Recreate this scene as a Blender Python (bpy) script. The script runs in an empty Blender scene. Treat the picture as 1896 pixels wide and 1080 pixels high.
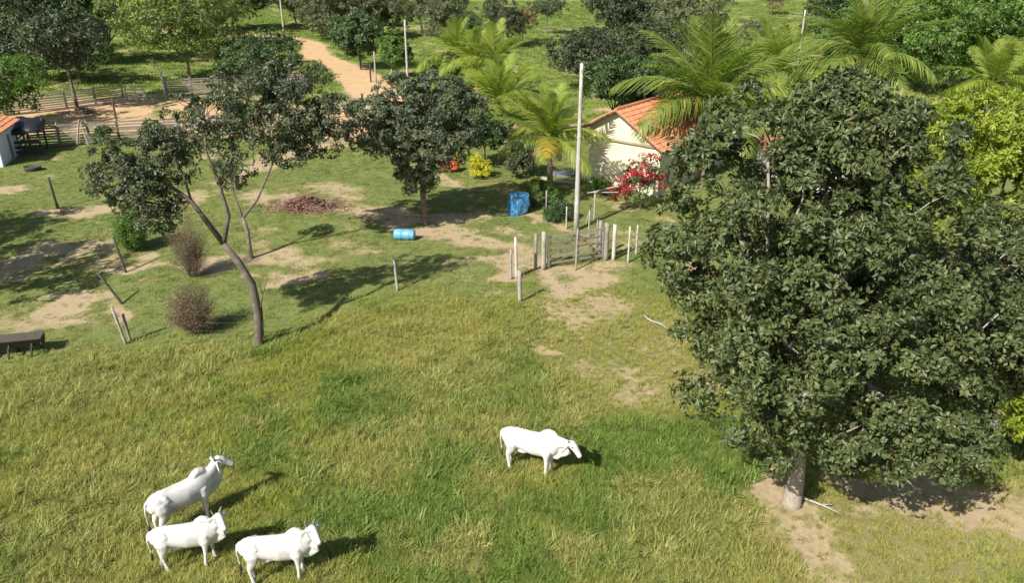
import bpy, bmesh, math, random
import numpy as np
from mathutils import Vector, Matrix

# ------------------------------------------------------------------ camera, sky, sun
scene = bpy.context.scene
R = math.radians
cam_d = bpy.data.cameras.new('camera'); cam = bpy.data.objects.new('camera', cam_d)
scene.collection.objects.link(cam); scene.camera = cam
cam.location = (0, 0, 15); cam.rotation_euler = (R(66), 0, 0)
cam_d.sensor_width = 36; cam_d.lens = 28.48; cam_d.clip_end = 8000; cam_d.clip_start = .1

SUN_AZ, SUN_EL = 50, 41          # direction the light travels towards, height of the sun
world = bpy.data.worlds.new('World'); scene.world = world; world.use_nodes = True
wn = world.node_tree; wn.nodes.clear()
sky = wn.nodes.new('ShaderNodeTexSky'); sky.sky_type = 'NISHITA'; sky.sun_disc = False
sky.sun_elevation = R(SUN_EL); sky.sun_rotation = R(218); sky.air_density = 1.0; sky.dust_density = 1.5
bg = wn.nodes.new('ShaderNodeBackground'); bg.inputs['Strength'].default_value = .065
wo = wn.nodes.new('ShaderNodeOutputWorld')
wn.links.new(sky.outputs[0], bg.inputs[0]); wn.links.new(bg.outputs[0], wo.inputs[0])
sd = bpy.data.lights.new('sun', 'SUN'); sd.energy = 4.4; sd.angle = R(.53); sd.color = (1, .95, .86)
sun = bpy.data.objects.new('sun', sd); scene.collection.objects.link(sun)
ld = Vector((math.cos(R(SUN_AZ)) * math.cos(R(SUN_EL)), math.sin(R(SUN_AZ)) * math.cos(R(SUN_EL)), -math.sin(R(SUN_EL))))
sun.rotation_euler = ld.to_track_quat('-Z', 'Y').to_euler(); sun.location = (-30, -30, 60)
vs = scene.view_settings
vs.view_transform = 'Standard'; vs.look = 'None'; vs.gamma = 1; vs.exposure = .75; vs.use_curve_mapping = False
scene.cycles.max_bounces = 5; scene.cycles.diffuse_bounces = 2; scene.cycles.transparent_max_bounces = 4
scene.cycles.use_denoising = True; scene.cycles.use_adaptive_sampling = True; scene.cycles.adaptive_threshold = .025

C = scene.collection
rng = np.random.default_rng(7)
PI = math.pi

# ------------------------------------------------------------------ helpers
def _hash(ix, iy, s):
    n = (ix.astype(np.int64) * 374761393 + iy.astype(np.int64) * 668265263 + s * 974711) & 0x7fffffff
    n = ((n ^ (n >> 13)) * 1274126177) & 0x7fffffff
    return ((n ^ (n >> 16)) & 0xffff) / 65535.0

def vnoise(x, y, s=0):
    x = np.asarray(x, float); y = np.asarray(y, float)
    ix = np.floor(x); iy = np.floor(y); fx = x - ix; fy = y - iy
    fx = fx * fx * (3 - 2 * fx); fy = fy * fy * (3 - 2 * fy)
    a = _hash(ix, iy, s); b = _hash(ix + 1, iy, s); c = _hash(ix, iy + 1, s); d = _hash(ix + 1, iy + 1, s)
    return (a * (1 - fx) + b * fx) * (1 - fy) + (c * (1 - fx) + d * fx) * fy

def fbm(x, y, s=0, o=4):
    v = 0; a = .5; t = 0
    for k in range(o):
        v = v + a * vnoise(np.asarray(x) * 2 ** k + 17.3 * k, np.asarray(y) * 2 ** k - 9.1 * k, s + k); t += a; a *= .5
    return v / t

def sstep(a, b, x):
    t = np.clip((x - a) / (b - a), 0, 1); return t * t * (3 - 2 * t)

def gz(x, y):
    return (fbm(np.asarray(x) / 16, np.asarray(y) / 16, 3, 3) - .5) * .5

def gzf(x, y): return float(gz(np.array([x]), np.array([y]))[0])

def new_mesh(name, V, Fs, attrs=None, smooth=False):
    """V (n,3); Fs (m,k) with k = 3 or 4; attrs {name: per vertex float}"""
    me = bpy.data.meshes.new(name)
    V = np.asarray(V, np.float32); Fs = np.asarray(Fs, np.int32)
    me.vertices.add(len(V)); me.vertices.foreach_set('co', V.ravel())
    if len(Fs):
        k = Fs.shape[1]
        me.loops.add(Fs.size); me.loops.foreach_set('vertex_index', Fs.ravel())
        me.polygons.add(len(Fs)); me.polygons.foreach_set('loop_start', np.arange(0, Fs.size, k, dtype=np.int32))
        if smooth: me.polygons.foreach_set('use_smooth', np.ones(len(Fs), bool))
    for n, a in (attrs or {}).items():
        t = me.attributes.new(n, 'FLOAT', 'POINT'); t.data.foreach_set('value', np.asarray(a, np.float32))
    me.update(calc_edges=True)
    return me

def obj(name, me, mat=None, parent=None, loc=None):
    if isinstance(me, bmesh.types.BMesh):
        m = bpy.data.meshes.new(name); me.to_mesh(m); me.free(); me = m
    o = bpy.data.objects.new(name, me); C.objects.link(o)
    if mat is not None and not me.materials: me.materials.append(mat)
    if parent is not None: o.parent = parent
    if loc is not None: o.location = loc
    return o

def tag(o, label, cat, group=None):
    o['label'] = label; o['category'] = cat
    if group: o['group'] = group
    return o

def thing(name, label, cat, loc=(0, 0, 0), rz=0, group=None):
    o = bpy.data.objects.new(name, None); C.objects.link(o); o.empty_display_size = .2
    o.location = loc; o.rotation_euler = (0, 0, rz)
    return tag(o, label, cat, group)

def sweep(path, radii, seg=8, side=None, cap=True):
    """tube along path; radii per point: r or (r_side, r_other); returns V, quads"""
    P = [Vector(p) for p in path]; n = len(P); V = []; Q = []
    up = Vector(side).normalized() if side is not None else None
    prev = None
    for i in range(n):
        t = (P[min(i + 1, n - 1)] - P[max(i - 1, 0)])
        t = t.normalized() if t.length > 1e-9 else Vector((0, 0, 1))
        if up is not None:
            a = (up - t * up.dot(t)).normalized()
        elif prev is None:
            a = t.orthogonal().normalized()
        else:
            a = (prev - t * prev.dot(t)); a = a.normalized() if a.length > 1e-6 else t.orthogonal().normalized()
        prev = a; b = t.cross(a)
        r = radii[i]; r1, r2 = (r, r) if not hasattr(r, '__len__') else r
        for k in range(seg):
            an = 2 * PI * k / seg
            V.append(P[i] + a * (r1 * math.cos(an)) + b * (r2 * math.sin(an)))
    for i in range(n - 1):
        for k in range(seg):
            k2 = (k + 1) % seg
            Q.append((i * seg + k, i * seg + k2, (i + 1) * seg + k2, (i + 1) * seg + k))
    if cap:
        for e, i in ((0, 0), (1, n - 1)):
            c = len(V); V.append(P[i].copy())
            for k in range(seg):
                k2 = (k + 1) % seg
                f = (c, i * seg + k2, i * seg + k, c) if e == 0 else (c, i * seg + k, i * seg + k2, c)
                Q.append(f)
    return [tuple(v) for v in V], Q

class MB:
    """collects simple shapes into one mesh"""
    def __init__(s): s.V = []; s.F = []
    def add(s, V, F):
        o = len(s.V); s.V += [tuple(v) for v in V]
        for f in F:
            f = [i + o for i in dict.fromkeys(f)]
            s.F.append(f)
        return s
    def tube(s, path, radii, seg=8, side=None):
        if not hasattr(radii, '__len__'): radii = [radii] * len(path)
        return s.add(*sweep(path, radii, seg, side))
    def box(s, c, d, rz=0, jit=0):
        x, y, z = d[0] / 2, d[1] / 2, d[2] / 2; m = Matrix.Rotation(rz, 3, 'Z')
        V = []
        for i in (-1, 1):
            for j in (-1, 1):
                for k in (-1, 1):
                    V.append(Vector(c) + m @ Vector((i * x, j * y, k * z)) + Vector([random.uniform(-jit, jit) for _ in range(3)]))
        return s.add(V, [(0, 1, 3, 2), (4, 6, 7, 5), (0, 4, 5, 1), (2, 3, 7, 6), (0, 2, 6, 4), (1, 5, 7, 3)])
    def beam(s, a, b, w, t, side=(0, 0, 1)):
        """rectangular bar from a to b, w along 'side', t across"""
        a = Vector(a); b = Vector(b); d = (b - a).normalized(); u = Vector(side); u = (u - d * u.dot(d)).normalized(); v = d.cross(u)
        V = [p + u * (w / 2 * i) + v * (t / 2 * j) for p in (a, b) for i, j in ((-1, -1), (1, -1), (1, 1), (-1, 1))]
        return s.add(V, [(3, 2, 1, 0), (4, 5, 6, 7), (0, 1, 5, 4), (1, 2, 6, 5), (2, 3, 7, 6), (3, 0, 4, 7)])
    def mesh(s, name, smooth=False):
        me = bpy.data.meshes.new(name); me.from_pydata(s.V, [], s.F)
        if smooth: me.polygons.foreach_set('use_smooth', np.ones(len(me.polygons), bool))
        me.update(); return me
    def build(s, name, mat, parent=None, smooth=False, loc=None):
        return obj(name, s.mesh(name, smooth), mat, parent, loc)

# ------------------------------------------------------------------ materials
def mat_base(name):
    m = bpy.data.materials.new(name); m.use_nodes = True; nt = m.node_tree
    return m, nt, nt.nodes['Principled BSDF'], nt.nodes['Material Output']

def N(nt, t, **kw):
    n = nt.nodes.new(t)
    for k, v in kw.items():
        if k in n.inputs: n.inputs[k].default_value = v
        else: setattr(n, k, v)
    return n

def mixc(nt, fac, a, b, mode='MIX'):
    n = nt.nodes.new('ShaderNodeMix'); n.data_type = 'RGBA'; n.blend_type = mode
    for s, v in ((n.inputs[0], fac), (n.inputs[6], a), (n.inputs[7], b)):
        if isinstance(v, (int, float)): s.default_value = v
        elif isinstance(v, tuple): s.default_value = (*v, 1) if len(v) == 3 else v
        else: nt.links.new(v, s)
    return n.outputs[2]

def noise(nt, scale, detail=4, vec=None, rough=.6, dist=0):
    n = N(nt, 'ShaderNodeTexNoise', Scale=scale, Detail=detail, Roughness=rough, Distortion=dist)
    if vec is not None: nt.links.new(vec, n.inputs['Vector'])
    return n.outputs[0]

def maprange(nt, v, a, b, c=0., d=1.):
    n = N(nt, 'ShaderNodeMapRange'); n.inputs[1].default_value = a; n.inputs[2].default_value = b
    n.inputs[3].default_value = c; n.inputs[4].default_value = d; nt.links.new(v, n.inputs[0]); return n.outputs[0]

def mmath(nt, op, a, b=None):
    n = nt.nodes.new('ShaderNodeMath'); n.operation = op
    for i, v in enumerate((a, b)):
        if v is None: continue
        if isinstance(v, (int, float)): n.inputs[i].default_value = v
        else: nt.links.new(v, n.inputs[i])
    return n.outputs[0]

def attr(nt, name, kind='GEOMETRY'):
    n = nt.nodes.new('ShaderNodeAttribute'); n.attribute_name = name; n.attribute_type = kind; return n.outputs['Fac']

def pos(nt): return nt.nodes.new('ShaderNodeNewGeometry').outputs['Position']

def mat_plain(name, c1, c2, scale=6, rough=.85, bump=.3, stretch=None, c3=None, s3=1.3):
    """two tone noise material with fine relief; stretch = object space scale (grain)"""
    m, nt, b, o = mat_base(name)
    tc = nt.nodes.new('ShaderNodeTexCoord').outputs['Object']
    if stretch:
        mp = nt.nodes.new('ShaderNodeMapping'); mp.inputs['Scale'].default_value = stretch; nt.links.new(tc, mp.inputs[0]); v = mp.outputs[0]
    else: v = tc
    n1 = noise(nt, scale, 6, v)
    col = mixc(nt, maprange(nt, n1, .3, .7), c1, c2)
    if c3: col = mixc(nt, maprange(nt, noise(nt, s3, 5, tc), .52, .72), col, c3)
    rn = nt.nodes.new('ShaderNodeObjectInfo').outputs['Random']
    col = mixc(nt, .8, col, maprange_col(nt, rn), 'MULTIPLY')
    nt.links.new(col, b.inputs['Base Color']); b.inputs['Roughness'].default_value = rough
    bp = N(nt, 'ShaderNodeBump', Strength=bump, Distance=.02); nt.links.new(n1, bp.inputs['Height']); nt.links.new(bp.outputs[0], b.inputs['Normal'])
    return m

def maprange_col(nt, rn):
    v = maprange(nt, rn, 0, 1, .75, 1.2)
    c = nt.nodes.new('ShaderNodeCombineColor')
    for i in range(3): nt.links.new(v, c.inputs[i])
    return c.outputs[0]

def mat_leaf(name, ca, cb, cc=None, fc=.04, rough=.42, trans=.25, tcol=None, spec=.5, patch=.5):
    """ca..cb by each leaf's own tint; a few leaves cc"""
    m, nt, b, o = mat_base(name)
    t = attr(nt, 'tint')
    col = mixc(nt, t, ca, cb)
    n = noise(nt, patch, 3, pos(nt))
    col = mixc(nt, maprange(nt, n, .35, .7, 0, .45), col, tuple(min(1, v * 1.5) for v in cb))
    if cc: col = mixc(nt, mmath(nt, 'GREATER_THAN', attr(nt, 'odd'), 1 - fc), col, cc)
    nt.links.new(col, b.inputs['Base Color']); b.inputs['Roughness'].default_value = rough
    b.inputs['Specular IOR Level'].default_value = spec
    tr = nt.nodes.new('ShaderNodeBsdfTranslucent')
    tcn = mixc(nt, 1., col, tcol or (1.5, 1.9, .6), 'MULTIPLY'); nt.links.new(tcn, tr.inputs[0])
    mx = nt.nodes.new('ShaderNodeMixShader'); mx.inputs[0].default_value = trans
    nt.links.new(b.outputs[0], mx.inputs[1]); nt.links.new(tr.outputs[0], mx.inputs[2]); nt.links.new(mx.outputs[0], o.inputs[0])
    return m

M = {}
M['bark'] = mat_plain('bark', (.10, .075, .055), (.21, .17, .135), 9, .9, .6, (3, 3, .7), (.30, .28, .25), 2.5)
M['bark_pale'] = mat_plain('bark_pale', (.27, .22, .18), (.42, .37, .31), 8, .9, .5, (3, 3, .8))
M['deadwood'] = mat_plain('deadwood', (.30, .275, .24), (.44, .41, .37), 8, .9, .5, (4, 4, 1))
M['palm_trunk'] = mat_plain('palm_trunk', (.14, .10, .075), (.27, .21, .16), 7, .9, .6, (1, 1, 6))
M['wood_grey'] = mat_plain('wood_grey', (.22, .195, .17), (.40, .365, .325), 5, .9, .5, (9, 9, 1.2), (.16, .13, .11), 4)
M['rail_grey'] = mat_plain('rail_grey', (.17, .145, .12), (.36, .32, .275), 6, .9, .5, (5, 5, 5), (.17, .14, .12), 3)
M['wood_white'] = mat_plain('wood_white', (.36, .335, .295), (.52, .49, .44), 4, .9, .4, (6, 6, 1.5), (.30, .26, .22), 5)
M['wood_dark'] = mat_plain('wood_dark', (.035, .03, .026), (.09, .075, .06), 6, .85, .5, (4, 4, 4))
M['pole_grey'] = mat_plain('pole_grey', (.29, .275, .25), (.43, .41, .38), 3, .9, .3, (6, 6, .8), (.5, .48, .44), 3)
M['wire'] = mat_plain('wire', (.16, .155, .15), (.25, .24, .23), 10, .5, .1)
M['cream'] = mat_plain('cream_paint', (.80, .71, .50), (.84, .765, .57), 2, .85, .08, None, (.74, .64, .44), 1.1)
M['white_paint'] = mat_plain('white_paint', (.74, .75, .78), (.80, .80, .82), 2, .85, .08)
M['ledge'] = mat_plain('ledge_shade', (.35, .29, .17), (.46, .39, .25), 3, .85, .15)  # ledge coloured dark olive so the shadow line across the gable is painted in
M['tile'] = mat_plain('clay_tile', (.48, .18, .085), (.62, .27, .14), 3.5, .85, .4, None, (.36, .13, .07), 1.6)
M['tile_old'] = mat_plain('old_clay_tile', (.32, .12, .06), (.50, .20, .10), 3.5, .85, .4, None, (.22, .10, .07), 1.6)
M['roof_wood'] = mat_plain('roof_wood', (.16, .085, .05), (.27, .15, .09), 6, .85, .3, (2, 2, 2))
M['concrete'] = mat_plain('concrete', (.20, .205, .21), (.29, .295, .30), 4, .9, .2)
M['blue_plastic'] = mat_plain('blue_plastic', (.10, .33, .55), (.17, .44, .66), 5, .42, .1, None, (.32, .50, .62), 3)
M['blue_tarp'] = mat_plain('blue_tarp', (.04, .20, .45), (.07, .31, .58), 2.2, .38, .2, None, (.42, .62, .75), 2.2)
M['black_sheet'] = mat_plain('black_sheet', (.012, .012, .014), (.03, .03, .034), 4, .4, .3)
M['horn'] = mat_plain('horn', (.10, .09, .085), (.20, .18, .16), 20, .5, .1)
M['hoof'] = mat_plain('hoof', (.03, .027, .025), (.06, .055, .05), 20, .6, .1)
M['eye'] = mat_plain('eye', (.006, .006, .006), (.01, .009, .008), 10, .15, 0)
M['twig'] = mat_plain('dry_twig', (.20, .105, .07), (.36, .20, .14), 2, .9, .2, None, (.45, .36, .30), 1.5)
M['dry_stem'] = mat_plain('dry_stem', (.13, .09, .065), (.22, .16, .12), 6, .9, .2)
M['petal_red'] = mat_leaf('petal_red', (.30, .010, .028), (.52, .022, .05), rough=.6, trans=.3, tcol=(1.3, .5, .5), patch=2)
M['petal_orange'] = mat_leaf('petal_orange', (.62, .16, .06), (.75, .27, .14), rough=.6, trans=.3, tcol=(1.3, .7, .5), patch=2)
M['leaf_yellow'] = mat_leaf('leaf_yellow', (.34, .34, .03), (.58, .52, .03), rough=.5, trans=.3, patch=2)
M['leaf_big'] = mat_leaf('leaf_dark_glossy', (.038, .058, .020), (.098, .124, .042), (.20, .17, .06), .03, .48, .16, spec=.45, patch=.9)
M['leaf_dark'] = mat_leaf('leaf_dark', (.040, .056, .028), (.098, .120, .056), (.16, .13, .06), .03, .42, .18, patch=.6)
M['leaf_wood'] = mat_leaf('leaf_wood_dark', (.030, .045, .021), (.072, .094, .040), (.15, .12, .06), .04, .5, .18, patch=.4)
M['leaf_yard'] = mat_leaf('leaf_yard_grey', (.050, .066, .038), (.125, .148, .080), (.18, .15, .08), .03, .48, .18, patch=.6)
M['leaf_deep'] = mat_leaf('leaf_deep_green', (.034, .068, .022), (.075, .125, .040), (.12, .14, .04), .03, .45, .2, patch=.5)
M['leaf_grey'] = mat_leaf('leaf_grey_green', (.070, .085, .043), (.130, .145, .072), (.20, .15, .08), .05, .5, .2, patch=.5)
M['leaf_light'] = mat_leaf('leaf_light', (.085, .125, .030), (.185, .235, .055), (.26, .24, .07), .05, .5, .3, patch=.6)
M['leaf_bright'] = mat_leaf('leaf_bright', (.055, .115, .020), (.115, .200, .036), (.24, .24, .06), .04, .45, .3, patch=.5)
M['leaf_lime'] = mat_leaf('leaf_lime', (.105, .165, .018), (.27, .31, .030), (.35, .34, .05), .08, .45, .35, patch=.8)
M['leaf_red'] = mat_leaf('leaf_rusty', (.10, .07, .045), (.20, .12, .075), (.28, .13, .07), .1, .6, .2, patch=.6)
M['leaf_dry'] = mat_leaf('leaf_dry', (.12, .085, .055), (.22, .15, .10), (.10, .12, .04), .2, .7, .15, tcol=(1.3, 1.1, .8), patch=1.2)
M['frond'] = mat_leaf('palm_frond', (.075, .125, .022), (.185, .235, .045), (.36, .33, .08), .05, .5, .3, spec=.35, patch=.5)
M['frond_young'] = mat_leaf('palm_frond_young', (.12, .175, .025), (.25, .29, .05), (.32, .34, .08), .05, .5, .35, spec=.35, patch=.5)
M['frond_yellow'] = mat_leaf('palm_frond_yellowing', (.30, .24, .03), (.50, .36, .05), (.30, .17, .07), .15, .5, .3, patch=.5)
M['frond_dead'] = mat_leaf('palm_frond_dead', (.24, .15, .10), (.40, .28, .20), (.15, .10, .07), .2, .8, .15, tcol=(1.2, 1, .8), patch=.8)

def mat_hide():
    m, nt, b, o = mat_base('white_hide')
    tc = nt.nodes.new('ShaderNodeTexCoord').outputs['Object']
    col = mixc(nt, maprange(nt, noise(nt, 3.2, 5, tc), .42, .70), (.69, .67, .64), (.52, .50, .48))
    # dark skin of the muzzle, a trait of the breed: painted by place on the head
    nt.links.new(mixc(nt, attr(nt, 'dark'), col, (.07, .06, .06)), b.inputs['Base Color'])
    b.inputs['Roughness'].default_value = .75
    bp = N(nt, 'ShaderNodeBump', Strength=.15, Distance=.01); nt.links.new(noise(nt, 60, 3, tc), bp.inputs['Height']); nt.links.new(bp.outputs[0], b.inputs['Normal'])
    return m
M['hide'] = mat_hide()

# ------------------------------------------------------------------ where soil and grass lie (metres)
DIRT = [  # capsules x1, y1, x2, y2, radius: trodden earth
 (2.1,36.3,5.0,36.3,.8),(2.8,34.8,4.4,34.9,.8),
 (-12,49.7,-7.8,44.9,1.0),(-7.8,44.9,-4.4,41.7,1.1),(-4.4,41.7,-.8,39.6,.9),(-.8,39.6,1.4,37.3,.9),(-5.7,43.4,-2.7,44.4,1.0),(-2.3,36.3,.3,37,.5),
 (-14.8,47.5,-10,46.4,1.1),(-13.5,50.3,-9.2,49.7,.6),(-13.7,36.6,-11,37.7,.8),(-11.9,34.3,-9.9,35.3,.5),
 (-13.7,66.6,-17.5,53.5,1.2),(-16.4,56.3,-19.2,50.9,1.0),(-13.4,64.7,-15.8,60.2,1.4),
 (-21.2,32.5,-18.6,32.5,.7),(-21.4,30.4,-20.8,30.9,1.0),(-24.8,36.3,-24,37.7,1.5),(-19.8,32.5,-17.3,30.4,.35),(-32.6,49.7,-30.5,49.7,.6),(-18.9,37.7,-13.8,36.3,.35),(-24.1,44.9,-27.6,44.4,.6),
 (7.8,18.9,8.6,17.5,1.1),(8.6,17.7,8.5,15.5,.8),(8.8,18.8,7.2,19.8,1.0),(10.0,19.0,15.5,18.6,.8),(12.1,19.8,15.3,20.9,1.2),
 (4.1,28.4,5.5,28,.5),(1.8,28.4,2.4,28.4,.3),(5.9,26.3,7,25.9,.5),(1,30.9,1.4,31.4,.35),
 (.4,45.9,2.7,42.1,.3),(2.7,42.1,4.7,40.8,.45),(1.1,48.6,.4,45.9,.4),(-4.7,53.5,-2,50.3,.4),
 (-42.3,74.3,-30.9,76.8,5),(-39.5,69.7,-16.7,72,4.2),(-28.2,64.7,-15.1,64.7,1.0)]
ROAD = [(-90,142,2.5),(-60,139,2.2),(-42,133,2.0),(-34,129,1.9),(-29.5,124,1.8),(-25.5,109,2.2),(-20,99.5,2.6),(-15.8,89,3.0),(-12.8,79,3.0),(-12.6,72,2.6),(-13.6,66,2.0)]

def seg_d(x, y, a, b, c, d):
    vx, vy = c - a, d - b; L = vx * vx + vy * vy + 1e-9
    t = np.clip(((x - a) * vx + (y - b) * vy) / L, 0, 1)
    return np.hypot(x - a - t * vx, y - b - t * vy), t

def road_field(x, y):
    v = np.full(np.shape(x), -9.)
    for (a, b, r1), (c, d, r2) in zip(ROAD[:-1], ROAD[1:]):
        dist, t = seg_d(x, y, a, b, c, d); v = np.maximum(v, 1 - dist / (r1 + (r2 - r1) * t))
    return v + (fbm(x / 3, y / 3, 41) - .5) * .5

def dirt_field(x, y):
    x = np.asarray(x, float); y = np.asarray(y, float)
    v = np.zeros(x.shape); x0, y0 = x, y
    x = x0 + (fbm(x0 / 2.4, y0 / 2.4, 101, 4) - .5) * 4.2; y = y0 + (fbm(x0 / 2.4 + 40, y0 / 2.4, 103, 4) - .5) * 4.2
    for a, b, c, d, r in DIRT:
        dist, _ = seg_d(x, y, a, b, c, d); v = np.maximum(v, sstep(2.4, .1, dist / r))
    x, y = x0, y0
    n = fbm(x / 1.3, y / 1.3, 11, 5)
    v = np.clip(v * .84 + (n - .5) * 2.0 * v, 0, 1)
    # thin worn spots in the yard and in the pasture's dry corner
    dry = dry_field(x, y)
    v = np.maximum(v, sstep(.48, .80, fbm(x / 2.2, y / 2.2, 23, 5) + .10 * dry) * .7 * (0.15 + .85 * (1 - past_field(x, y) * (1 - dry))))
    v = np.maximum(v, sstep(-.05, .3, road_field(x, y)))
    return np.clip(v, 0, 1)

PB = np.array([(-60, 26), (-20, 26.2), (-15, 27.6), (-10, 28.3), (-7, 31.6), (-5, 33.2), (0, 32.6), (3, 31.5), (5.5, 33), (9, 33), (60, 33)])
def past_field(x, y):  # long pasture grass below the fence line
    yb = np.interp(x, PB[:, 0], PB[:, 1]) + (fbm(np.asarray(x) / 3, np.asarray(y) / 3, 5) - .5) * 2.4
    return sstep(1.8, -1.6, np.asarray(y) - yb)

def dry_field(x, y):   # thin dry grass by the gate, under and right of the big tree
    d1, _ = seg_d(x, y, 3.5, 31.5, 4.8, 26); d2, _ = seg_d(x, y, 8.5, 17, 16, 18)
    return np.maximum(sstep(4.2, 1.0, d1), sstep(3.0, .8, d2))

def lush_field(x, y):  # darker, greener growth
    v = np.maximum(sstep(.50, .68, fbm(x / 3.6, y / 3.6, 31, 4)), .8 * sstep(.58, .72, fbm(np.asarray(x) / 1.5 + 7, np.asarray(y) / 1.1, 37, 3)))
    for a, b, r in ((-7.6, 21.2, 1.1), (-8.4, 23, 1.0), (-1.2, 20.6, 1.6), (1.5, 22.6, 1.5), (-1.6, 16.5, 1.6), (-13, 26.5, 2.2), (-16, 25, 2.5), (-.5, 15, 1.4), (3.5, 21, 1.5)):
        v = np.maximum(v, sstep(1.6, .4, np.hypot(x - a, y - b) / r))
    return v

def straw_field(x, y):
    v = np.maximum(.8 * sstep(.42, .66, fbm(np.asarray(x) / 4.5 + 3, np.asarray(y) / 2.6, 61, 4)), sstep(.54, .72, fbm(np.asarray(x) / 1.8 + 3, np.asarray(y) / 1.2, 67, 3)))
    for a, b, r in ((-3, 29.5, 3.2), (-2.5, 26, 2.4), (-12, 19, 3), (-4.5, 21, 1.6), (-11, 16, 2.2)):
        v = np.maximum(v, sstep(1.7, .3, np.hypot(x - a, y - b) / r) * .9)
    return v

def far_field(y): return sstep(58, 80, np.asarray(y, float))

# ------------------------------------------------------------------ ground
def build_ground():
    ys = [9.0]
    while ys[-1] < 270: ys.append(ys[-1] * 1.0078)
    ys = [-3000, -800, -200, -60, -20, 0, 5] + ys + [330, 450, 800, 1500, 3500]
    xs = list(np.arange(0, 24, .17)); 
    while xs[-1] < 150: xs.append(xs[-1] + .17 + (xs[-1] - 24) * .018)
    xs = xs + [220, 400, 900, 3500]
    xs = sorted([-v for v in xs[1:]] + xs)
    X, Y = np.meshgrid(np.array(xs), np.array(ys)); nx, ny = len(xs), len(ys)
    x, y = X.ravel(), Y.ravel()
    dirt = dirt_field(x, y)
    near = np.exp(-(y / 45.) ** 2)
    z = gz(x, y) + (fbm(x / .7, y / .7, 71, 3) - .5) * .07 * near - dirt * .03
    road = road_field(x, y)
    A = dict(dirt=dirt, past=past_field(x, y), dry=dry_field(x, y), lush=lush_field(x, y), straw=straw_field(x, y), far=far_field(y),
             red=np.maximum(sstep(-.2, .3, road), sstep(62, 66, y) * sstep(82, 78, y)))
    V = np.stack([x, y, z], 1)
    i = np.arange((ny - 1) * nx).reshape(ny - 1, nx)[:, :-1].ravel()
    Q = np.stack([i, i + 1, i + 1 + nx, i + nx], 1)
    on_road = (road[Q].mean(1) > .12) & (y[Q].mean(1) < 240)
    for name, sel in (('ground', ~on_road), ('dirt_road', on_road)):
        q = Q[sel]; u, inv = np.unique(q, return_inverse=True)
        me = new_mesh(name, V[u], inv.reshape(q.shape), {k: a[u] for k, a in A.items()}, True)
        o = obj(name, me, M['ground']); o['kind'] = 'structure'

def mat_ground():
    m, nt, b, o = mat_base('soil_and_turf'); p = pos(nt)
    n1 = noise(nt, .9, 6, p); n2 = noise(nt, 7, 5, p); n3 = noise(nt, 38, 3, p); nb = noise(nt, .16, 4, p)
    sand = mixc(nt, maprange(nt, n2, .3, .7), (.36, .275, .16), (.455, .36, .225))
    red = mixc(nt, maprange(nt, n1, .3, .7), (.52, .33, .17), (.60, .42, .25))
    soil = mixc(nt, attr(nt, 'red'), sand, red)
    soil = mixc(nt, maprange(nt, n3, .58, .75, 0, .6), soil, (.24, .17, .10))
    lawn = mixc(nt, maprange(nt, n1, .35, .65), (.135, .185, .048), (.190, .225, .068))
    lawn = mixc(nt, maprange(nt, n2, .42, .75, 0, .75), lawn, (.235, .235, .085))
    lawn = mixc(nt, maprange(nt, n3, .5, .75, 0, .7), lawn, (.07, .11, .03))
    past = mixc(nt, maprange(nt, n2, .35, .7), (.11, .13, .032), (.17, .165, .055))
    past = mixc(nt, attr(nt, 'dry'), past, (.24, .22, .10))
    far = mixc(nt, maprange(nt, nb, .35, .65), (.17, .235, .05), (.235, .29, .07))
    far = mixc(nt, maprange(nt, n1, .45, .75, 0, .6), far, (.13, .19, .04))
    g = mixc(nt, attr(nt, 'past'), lawn, past); g = mixc(nt, attr(nt, 'far'), g, far)
    d = attr(nt, 'dirt')
    nf = noise(nt, 2.6, 7, p, .7)
    dd = mmath(nt, 'ADD', d, mmath(nt, 'ADD', mmath(nt, 'MULTIPLY', mmath(nt, 'SUBTRACT', nf, .5), 1.5), mmath(nt, 'MULTIPLY', mmath(nt, 'SUBTRACT', n2, .5), .6)))
    g = mixc(nt, maprange(nt, dd, .12, .42, 0, .75), g, (.27, .235, .10))
    nt.links.new(mixc(nt, maprange(nt, dd, .40, .78), g, soil), b.inputs['Base Color'])
    b.inputs['Roughness'].default_value = .95; b.inputs['Specular IOR Level'].default_value = .15
    hsum = mmath(nt, 'ADD', mmath(nt, 'MULTIPLY', n2, .6), mmath(nt, 'MULTIPLY', n3, .4))
    bp = N(nt, 'ShaderNodeBump', Strength=.7, Distance=.06); nt.links.new(hsum, bp.inputs['Height']); nt.links.new(bp.outputs[0], b.inputs['Normal'])
    return m
M['ground'] = mat_ground()
build_ground()

# ------------------------------------------------------------------ foliage
def leaf_arrays(P, D, Nn, L, W, tint):
    """folded two-triangle leaves: base P, direction D, normal Nn"""
    n = len(P)
    D = D / (np.linalg.norm(D, axis=1, keepdims=True) + 1e-9)
    S = np.cross(D, Nn); S /= (np.linalg.norm(S, axis=1, keepdims=True) + 1e-9)
    U = np.cross(S, D)
    L = L[:, None]; W = W[:, None]
    mid = P + D * L * .5 + U * W * .18
    V = np.stack([P, mid + S * W * .5, P + D * L - U * L * .08, mid - S * W * .5], 1).reshape(-1, 3)
    i = np.arange(n)[:, None] * 4
    F = np.concatenate([i + [0, 1, 2], i + [0, 2, 3]], 1).reshape(-1, 3)
    odd = rng.random(n)
    return V, F, dict(tint=np.repeat(tint, 4), odd=np.repeat(odd, 4))

def unit(n):
    v = rng.normal(size=(n, 3)); return v / np.linalg.norm(v, axis=1, keepdims=True)

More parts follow.
